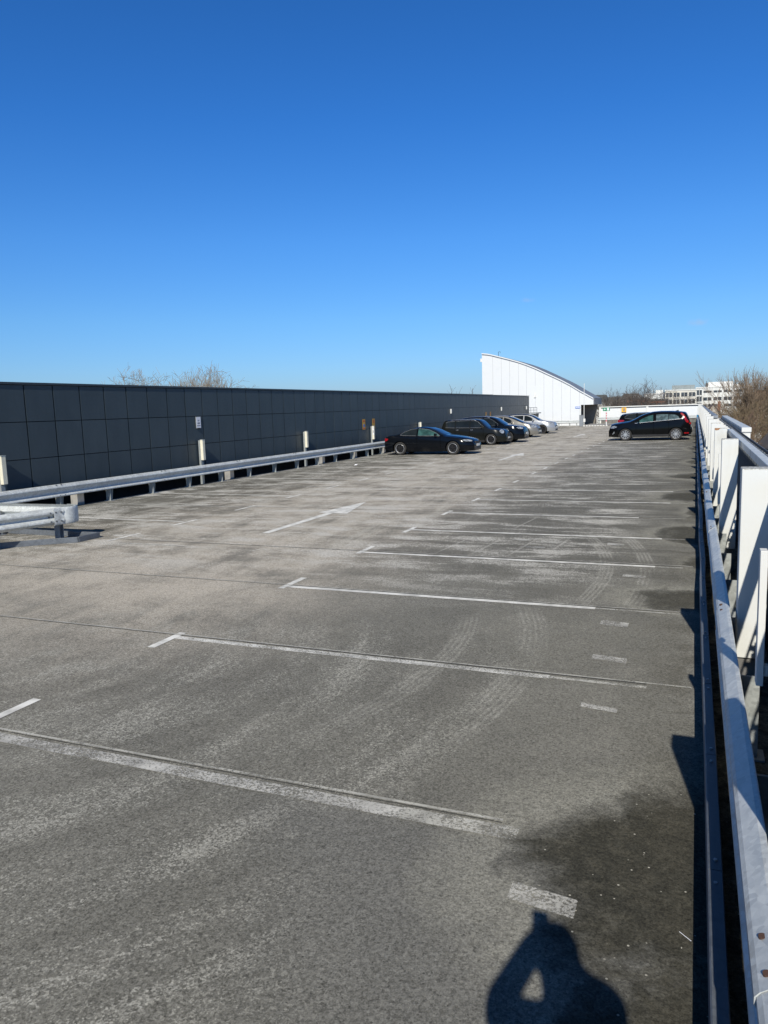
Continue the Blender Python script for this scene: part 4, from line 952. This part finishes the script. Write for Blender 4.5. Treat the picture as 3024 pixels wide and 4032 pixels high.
block('stair_tower', 'narrow glazed stair tower between the cream office block and the tall white building', .15, 2.1, 271, 280, 5.9, (M['offwhite'], M['offwhite']), [(.5, 2.2), (2.6, 4.3), (4.7, 6.4)], 1)
block('office_building', 'long tall white building with window bands behind the bare trees on the right', 2.2, 18.4, 288, 300, 6.2, (M['offwhite'], M['offwhite']), [(.9, 1.7), (3.2, 4.4), (5.6, 6.6)], 5)
p = MB(); p.box(4.0, 12.0, 290, 296, 6.6, 8.2); tag(p.build('plant_room', M['white']), 'white plant room on the tall white building', 'plant room')
p = MB(); p.box(3.2, 3.95, 290, 296, 6.6, 7.9); p.box(3.4, 3.6, 291, 291.2, 7.9, 8.6); tag(p.build('flue', M['bdark']), 'dark flue housing left of the white plant room', 'flue')
p = MB(); p.box(12.4, 14.0, 290, 295, 6.6, 7.2); tag(p.build('roof_box', M['offwhite']), 'small white box on the roof right of the white plant room', 'plant box')
block('brick_building', 'red brick building at the right edge beyond the white building', 19.5, 26.5, 332, 345, 4.9, (M['brick'], M['bdark']), [(.8, 1.9)], 4)
block('brick_building', 'low red brick building behind the bare trees above the far wall', -15.3, -10.6, 190, 200, 2.7, (M['brick'], M['bdark']), [(.7, 1.3)], 4)
block('dark_building', 'low dark clad building left of the brick building beyond the far wall', -18.2, -15.4, 203, 212, 2.9, (M['bdark'], M['bdark']), [(.6, 1.2)], 3)
block('brick_building', 'brown brick building with window strip just left of the stepped white building', -10.5, -6.6, 193, 203, 2.3, (M['brick'], M['bdark']), [(.5, 1.1)], 4)
block('white_building', 'stepped white building left of the cream office block', -14.5, -9.2, 246, 256, 4.2, (M['offwhite'], M['white']), [(1.3, 2.1)], 4)
p = MB(); p.box(-11.6, -9.5, 253, 258, 4.6, 5.6); p.bar((-13.2, 250, 4.5), (-12, 250, 5.7), .1, .1); tag(p.build('roof_structure', M['offwhite']), 'white rooftop box with slanted mast on the stepped white building', 'roof structure')
for i, x in enumerate((-13.6, -12.4)):
    p = MB(); p.tube([(x, 191, 2.9), (x, 191, 3.4)], .05, 6); p.tube([(x, 190.8, 3.5), (x, 190.9, 3.6), (x, 191.05, 3.65)], [.42, .3, .08], 14)
    tag(p.build('dish_antenna', M['white']), 'white round dish on the brick roof, %s one' % ('left' if i == 0 else 'right'), 'dish', 'white dishes on the brick roof')
block('shed', 'low white and grey shed seen over the left end of the far wall', -24.5, -20.0, 209, 216, 1.9, (M['offwhite'], M['bgrey']), [(.6, 1.4)], 3)
# houses with dark roofs down on the right
def house(x, y, w_, dpt, h, rh, rz, label, wall='offwhite'):
    e = empty('house', (x, y, -10), rz); tag(e, label, 'house', 'houses below on the right')
    p = MB(); p.prism([(-w_/2, 0), (w_/2, 0), (w_/2, h), (0, h+rh), (-w_/2, h)], 'y', -dpt/2, dpt/2); p.build('wall', M[wall], e)
    for sg in (-1, 1):
        p = MB(); s = Vector((sg*w_/2, 0, -rh)).normalized(); a = Vector((0, 0, h+rh+.06)); c = a + s*((w_/2)**2+rh**2)**.5*.5; nn = Vector((s.z*-sg, 0, abs(s.x)))
        p.obox(c + s*.15, s, Vector((0, 1, 0)), Vector((-s.z*1, 0, s.x)).normalized(), ((w_/2)**2+rh**2)**.5*.5+.25, dpt/2+.25, .05); r = p.build('roof', M['tile'], e)
    p = MB(); p.box(-.9, .9, -dpt/2-.04, -dpt/2-.005, h*.62, h*.9); wi = p.build('window', M['wglass'], e)
    p = MB(); p.box(-.95, .95, -dpt/2-.08, -dpt/2-.042, h*.9, h*.93); p.box(-.03, .03, -dpt/2-.08, -dpt/2-.042, h*.62, h*.9); p.build('frame', M['white'], wi)
    p = MB(); p.box(w_*.2, w_*.2+.5, -.3, .3, h+rh*.4, h+rh+.5); p.build('chimney', M['brick'], e)
house(8.8, 80, 4.6, 8, 7.6, 2.6, .15, 'gabled white house with pale roof edges low at the right edge')
house(15, 96, 5, 9, 7.2, 2.6, -.1, 'second gabled white house half hidden behind bare branches')
house(3.0, 152, 4, 8, 8.5, 2.8, 0., 'pale house showing through the bare trees right of the corner', 'cream')
house(12, 170, 6, 9, 9.0, 2.8, .2, 'distant house behind the brown tree mass', 'offwhite')
house(7.6, 64, 3.6, 6, 4.2, 1.8, .1, 'low pale outbuilding under the branches at the right edge')

# distant woods on the horizon
p = MB(); random.seed(3); xs = list(range(-900, 901, 12)); yb = 950
for i, x in enumerate(xs):
    h = 14.5 + 3*random.random()
    p.tube([(x, yb+random.uniform(-30, 30), -10), (x, yb, -10+h*.6), (x, yb, -10+h)], [16, 14+5*random.random(), 4], 6)
tag(p.build('distant_woods', simple('distant_wood', (.075, .080, .075), .95, var=.2, scale=.02)), kind='stuff')

# ---------------------------------------------------------------- bare trees
def grow(seed, H, spread, levels=5, upright=.25, dens=1., r0=.2, twig=.012, first=.3):
    rnd = random.Random(seed); tr = MB(); cr_ = MB()
    def seg(mb, pts, rs, n_): mb.tube(pts, rs, n_, cap=False)
    def br(p, d_, L, r, lv):
        ns = 5 if lv < 2 else (3 if lv < 4 else 2); pts = [p.copy()]; rs = [r]; dd = d_.copy(); jt = .10 if lv == 0 else .17
        for i in range(ns):
            dd = (dd + Vector((rnd.gauss(0, jt), rnd.gauss(0, jt), rnd.gauss(0, .08)+upright*.14*(lv > 0)))).normalized()
            pts.append(pts[-1] + dd*L/ns); rs.append(max(twig*.6, r*(1-.7*(i+1)/ns)))
        seg(tr if lv == 0 else cr_, pts, rs, 6 if lv < 2 else 3)
        if lv >= levels: return
        n_ = max(2, int(round([9, 6, 5, 5, 4][lv]*dens)))
        for k in range(n_):
            lo_ = first if lv == 0 else .25; t = min(.99, lo_ + (1-lo_)*(k+rnd.random()*.8)/n_)
            i = int(t*ns); f = t*ns-i; q_ = pts[i].lerp(pts[min(i+1, ns)], f); az = k*2.4+rnd.random()*1.2
            ax = (pts[min(i+1, ns)]-pts[i]).normalized(); pr = ax.orthogonal().normalized(); pr.rotate(Matrix.Rotation(az, 3, ax))
            ang = spread*rnd.uniform(.6, 1.15); nd = (ax*math.cos(ang) + pr*math.sin(ang)).normalized(); nd.z += upright*.35; nd.normalize()
            br(q_, nd, L*(rnd.uniform(.72, .92)*(1.12-.6*t) if lv == 0 else rnd.uniform(.42, .66)), max(twig, r*(1-.6*t)*.55), lv+1)
    br(Vector((0, 0, 0)), Vector((0, 0, 1)), H*.62, r0, 0)
    return tr, cr_
BK = simple('bark_grey_brown', (.10, .080, .060), .9, var=.3, scale=2); TW = simple('brown_twigs', (.155, .100, .068), .9, var=.35, scale=.8)
TWG = simple('olive_twigs', (.150, .112, .062), .9, var=.35, scale=.6); TWP = simple('pale_twigs', (.20, .165, .125), .9, var=.25, scale=.8); TWD = simple('dark_twigs', (.105, .085, .072), .9, var=.3, scale=.8); TWR = simple('russet_twigs', (.16, .075, .042), .9, var=.3, scale=.6)
TWP2 = simple('tan_twigs', (.19, .14, .095), .9, var=.3, scale=.8)
PROTO = {}; HT = {}
def tree(kind, x, y, s, rz, label, seed, H=14, spread=.75, up=.25, dens=1., twm=TW, twig=.02, r0=.22, levels=4, z=-10, first=.35):
    if kind not in PROTO:
        t_, c_ = grow(seed, H, spread, levels, up, dens, r0, twig, first); HT[kind] = sorted(v[2] for v in c_.v)[-max(3, len(c_.v)//{'B': 400, 'G': 400, 'A': 90, 'S': 200}.get(kind, 40))]; root = empty('bare_tree', (0, 0, 0))
        t_.build('trunk', BK, root, smooth=True, fix=False); c_.build('crown', twm, root, fix=False); PROTO[kind] = root; o = root
    else: o = copy_tree(PROTO[kind])
    s = (s+10)/HT[kind]                                           # s comes in as the height of the crown top above the deck
    o.location = (x, y, z); o.rotation_euler = (0, 0, rz); o.scale = (s, s, s); tag(o, label, 'tree', 'bare trees around the car park'); return o
tree('A', -48.6, 56.3, 5.4, 0, 'bare pale tree whose top shows above the slate wall, left one', 11, 16, .85, .12, 1.05, TWP, .014, levels=5)
tree('A', -44.6, 58.9, 5.9, 2.0, 'bare pale tree whose top shows above the slate wall, right of the first', 11)
tree('A', -46.9, 60.5, 5.7, 4.1, 'bare pale tree top behind the two others above the slate wall', 11)
tree('P', -46.1, 68.7, 6.0, 0, 'narrow poplar-like tree top poking above the slate wall', 5, 20.5, .40, .9, 1.3, TWP, .018, .2, 4, first=.3)
tree('S', -24.8, 88, 3.9, 0, 'small twiggy tree top above the slate wall left of the white hall', 21, 14.2, .7, .3, 1., TWD, .02)
tree('S', -23.9, 90, 3.7, 1.5, 'second twiggy tree top just left of the white hall', 21)
for i, (x, y, s, lab) in enumerate(((-15.8, 158, 3.2, 'leftmost bare dark tree beyond the far wall'), (-12.8, 160, 3.7, 'bare dark tree in front of the brick building'), (-9.6, 157, 4.6, 'tallest bare dark tree of the group beyond the far wall'), (-7.2, 163, 4.3, 'bare dark tree left of the cream office block'), (-3.0, 168, 3.0, 'bare dark tree low in front of the office windows'), (-17.5, 164, 2.8, 'small bare tree beside the low dark building'), (-11.4, 172, 4.0, 'bare dark tree behind the brick building'))):
    tree('D', x, y, s, i*1.3, lab, 31, 13.6, .75, .3, .95, TWD, .02, .22)
bigs = ((1.6, 96, 1.1), (3.2, 104, 1.6), (2.6, 118, 2.0), (5.4, 112, 2.0), (4.4, 128, 2.2), (7.2, 120, 2.7), (6.8, 100, 1.5), (9.4, 108, 2.5), (9.6, 126, 3.2), (12.4, 116, 2.8), (3.9, 84, -.2), (6.3, 88, .6), (2.2, 138, 2.0), (5.0, 146, 2.6), (8.6, 140, 3.2), (12.5, 134, 3.4), (4.2, 73, -2.2), (9.2, 92, 1.3))
descr = ['brown twiggy tree close to the right parapet corner', 'brown tree behind the capping corner', 'thick brown tree right of the stair tower', 'brown tree with spreading twigs in the middle of the mass', 'brown tree below the tall white building', 'olive brown tree left of the tallest tree', 'low brown tree just beyond the jutting capping', 'olive bush-like tree at the right', 'wide brown tree under the white building', 'olive brown tree at the right edge', 'low tree hugging the parapet outside the columns', 'pale branched tree right of the jutting capping', 'far brown tree behind the corner', 'far brown tree before the white building', 'far olive tree behind the tallest tree', 'farthest tree at the right edge', 'small shrubby tree below the capping', 'bare tree before the gabled house']
for i, (x, y, s) in enumerate(bigs):
    k = 'BG'[i % 2]
    tree(k, x, y, s, i*1.9, descr[i], 41 if k == 'B' else 57, 13.0, .8, .25, .88 if k == 'B' else .8, TW if k == 'B' else TWG, .02, .22)
tree('T', 8.4, 122, 5.6, 0, 'tallest slender bare tree rising above the skyline at the right', 63, 17.6, .55, .6, 1.1, TWP2, .024, .24, 4)
tree('T', 10.4, 128, 4.7, 2, 'slender bare tree right of the tallest one at the right edge', 63)
# hedge / scrub on the ground to the right
p = MB(); random.seed(9)
for k in range(5200):
    x = random.uniform(2.5, 22); y = random.uniform(60, 128); h = random.uniform(1.0, 3.4)*(1 if random.random() < .8 else 1.4); a = random.uniform(0, 6.28); w_ = random.uniform(.02, .05)
    dx, dy = math.cos(a)*random.uniform(.1, 1.2), math.sin(a)*random.uniform(.1, 1.2)
    p.tube([(x, y, -10), (x+dx*.4, y+dy*.4, -10+h*.6), (x+dx, y+dy, -10+h)], [w_, w_*.8, w_*.4], 3, cap=False)
tag(p.build('scrub', TWR, fix=False), kind='stuff')

# ---------------------------------------------------------------- the photographer, behind the camera: only the shadow reaches the picture
def person():
    pl = MB(); pl.box(-.45, .7, -1.2, -.12, .001, .58); tag(pl.build('plinth', M['concrete'], bevel=.02), 'added concrete plinth, unseen behind the camera, raising the photographer to place the shadow', 'plinth')  # block added out of view to lift the figure so its shadow lands right
    r = empty('person', (.085, -.32, .58)); tag(r, 'person in dark jacket raising both arms to hold a phone, casting the foreground shadow', 'person')
    J = [(0, 0, .93, .16), (.0, 0, 1.15, .16), (.04, .0, 1.38, .19), (.045, 0, 1.52, .12), (.03, .01, 1.60, .07), (.025, .02, 1.70, .10), (.025, .03, 1.80, .085),
         (-.09, 0, .90, .10), (-.11, .02, .50, .07), (-.11, -.02, .08, .05), (-.11, .12, .03, .04),
         (.10, 0, .90, .10), (.12, .02, .50, .07), (.12, -.02, .08, .05), (.12, .12, .03, .04),
         (-.19, 0, 1.47, .08), (-.215, .15, 1.42, .060), (-.125, .25, 1.56, .056), (-.10, .285, 1.61, .045),
         (.20, 0, 1.50, .085), (.22, .02, 1.60, .07), (.07, .16, 1.52, .062), (-.04, .285, 1.62, .045)]
    Ed = [(0,1),(1,2),(2,3),(3,4),(4,5),(5,6),(0,7),(7,8),(8,9),(9,10),(0,11),(11,12),(12,13),(13,14),(2,15),(15,16),(16,17),(17,18),(2,19),(19,20),(20,21),(21,22)]
    me = bpy.data.meshes.new('body'); me.from_pydata([j[:3] for j in J], Ed, []); o = bpy.data.objects.new('body', me); COL.objects.link(o); o.parent = r
    md = o.modifiers.new('s', 'SKIN')
    for i, v in enumerate(me.skin_vertices[0].data): v.radius = (J[i][3], J[i][3]*(.75 if i < 4 else 1)); v.use_root = (i == 0)
    o.modifiers.new('u', 'SUBSURF').levels = 1; o.modifiers['u'].render_levels = 2
    me.materials.append(simple('dark_jacket', (.03, .035, .05), .9))
    p = MB(); p.box(-.14, -.065, .30, .308, 1.55, 1.70); p.build('phone', M['black'], None, bevel=.004)
    ph = bpy.data.objects['phone']; ph.location = r.location; tag(ph, 'black phone held up by the photographer', 'phone')
    hd = MB()
    for sx, hx, hz in ((1, -.135, 1.60), (-1, -.072, 1.645)):
        for k in range(4): hd.tube([(hx, .285, hz-.03+.017*k), (hx+sx*.012-.0*k, .3, hz-.03+.017*k), (hx+sx*.03, .302, hz-.028+.017*k)], [.009, .008, .006], 6)
        hd.tube([(hx, .28, hz-.05), (hx+sx*.02, .288, hz-.035), (hx+sx*.038, .292, hz-.02)], [.011, .009, .007], 6)
    hd.build('hands', simple('skin', (.45, .28, .20), .6), r, smooth=True)
    h = MB(); h.tube([(.01, .02, 1.70), (.01, .015, 1.76), (.01, .01, 1.83), (.01, .01, 1.855)], [.098, .1, .07, .01], 12); h.build('hair', simple('dark_hair', (.03, .02, .015), .8), r, smooth=True)
person()
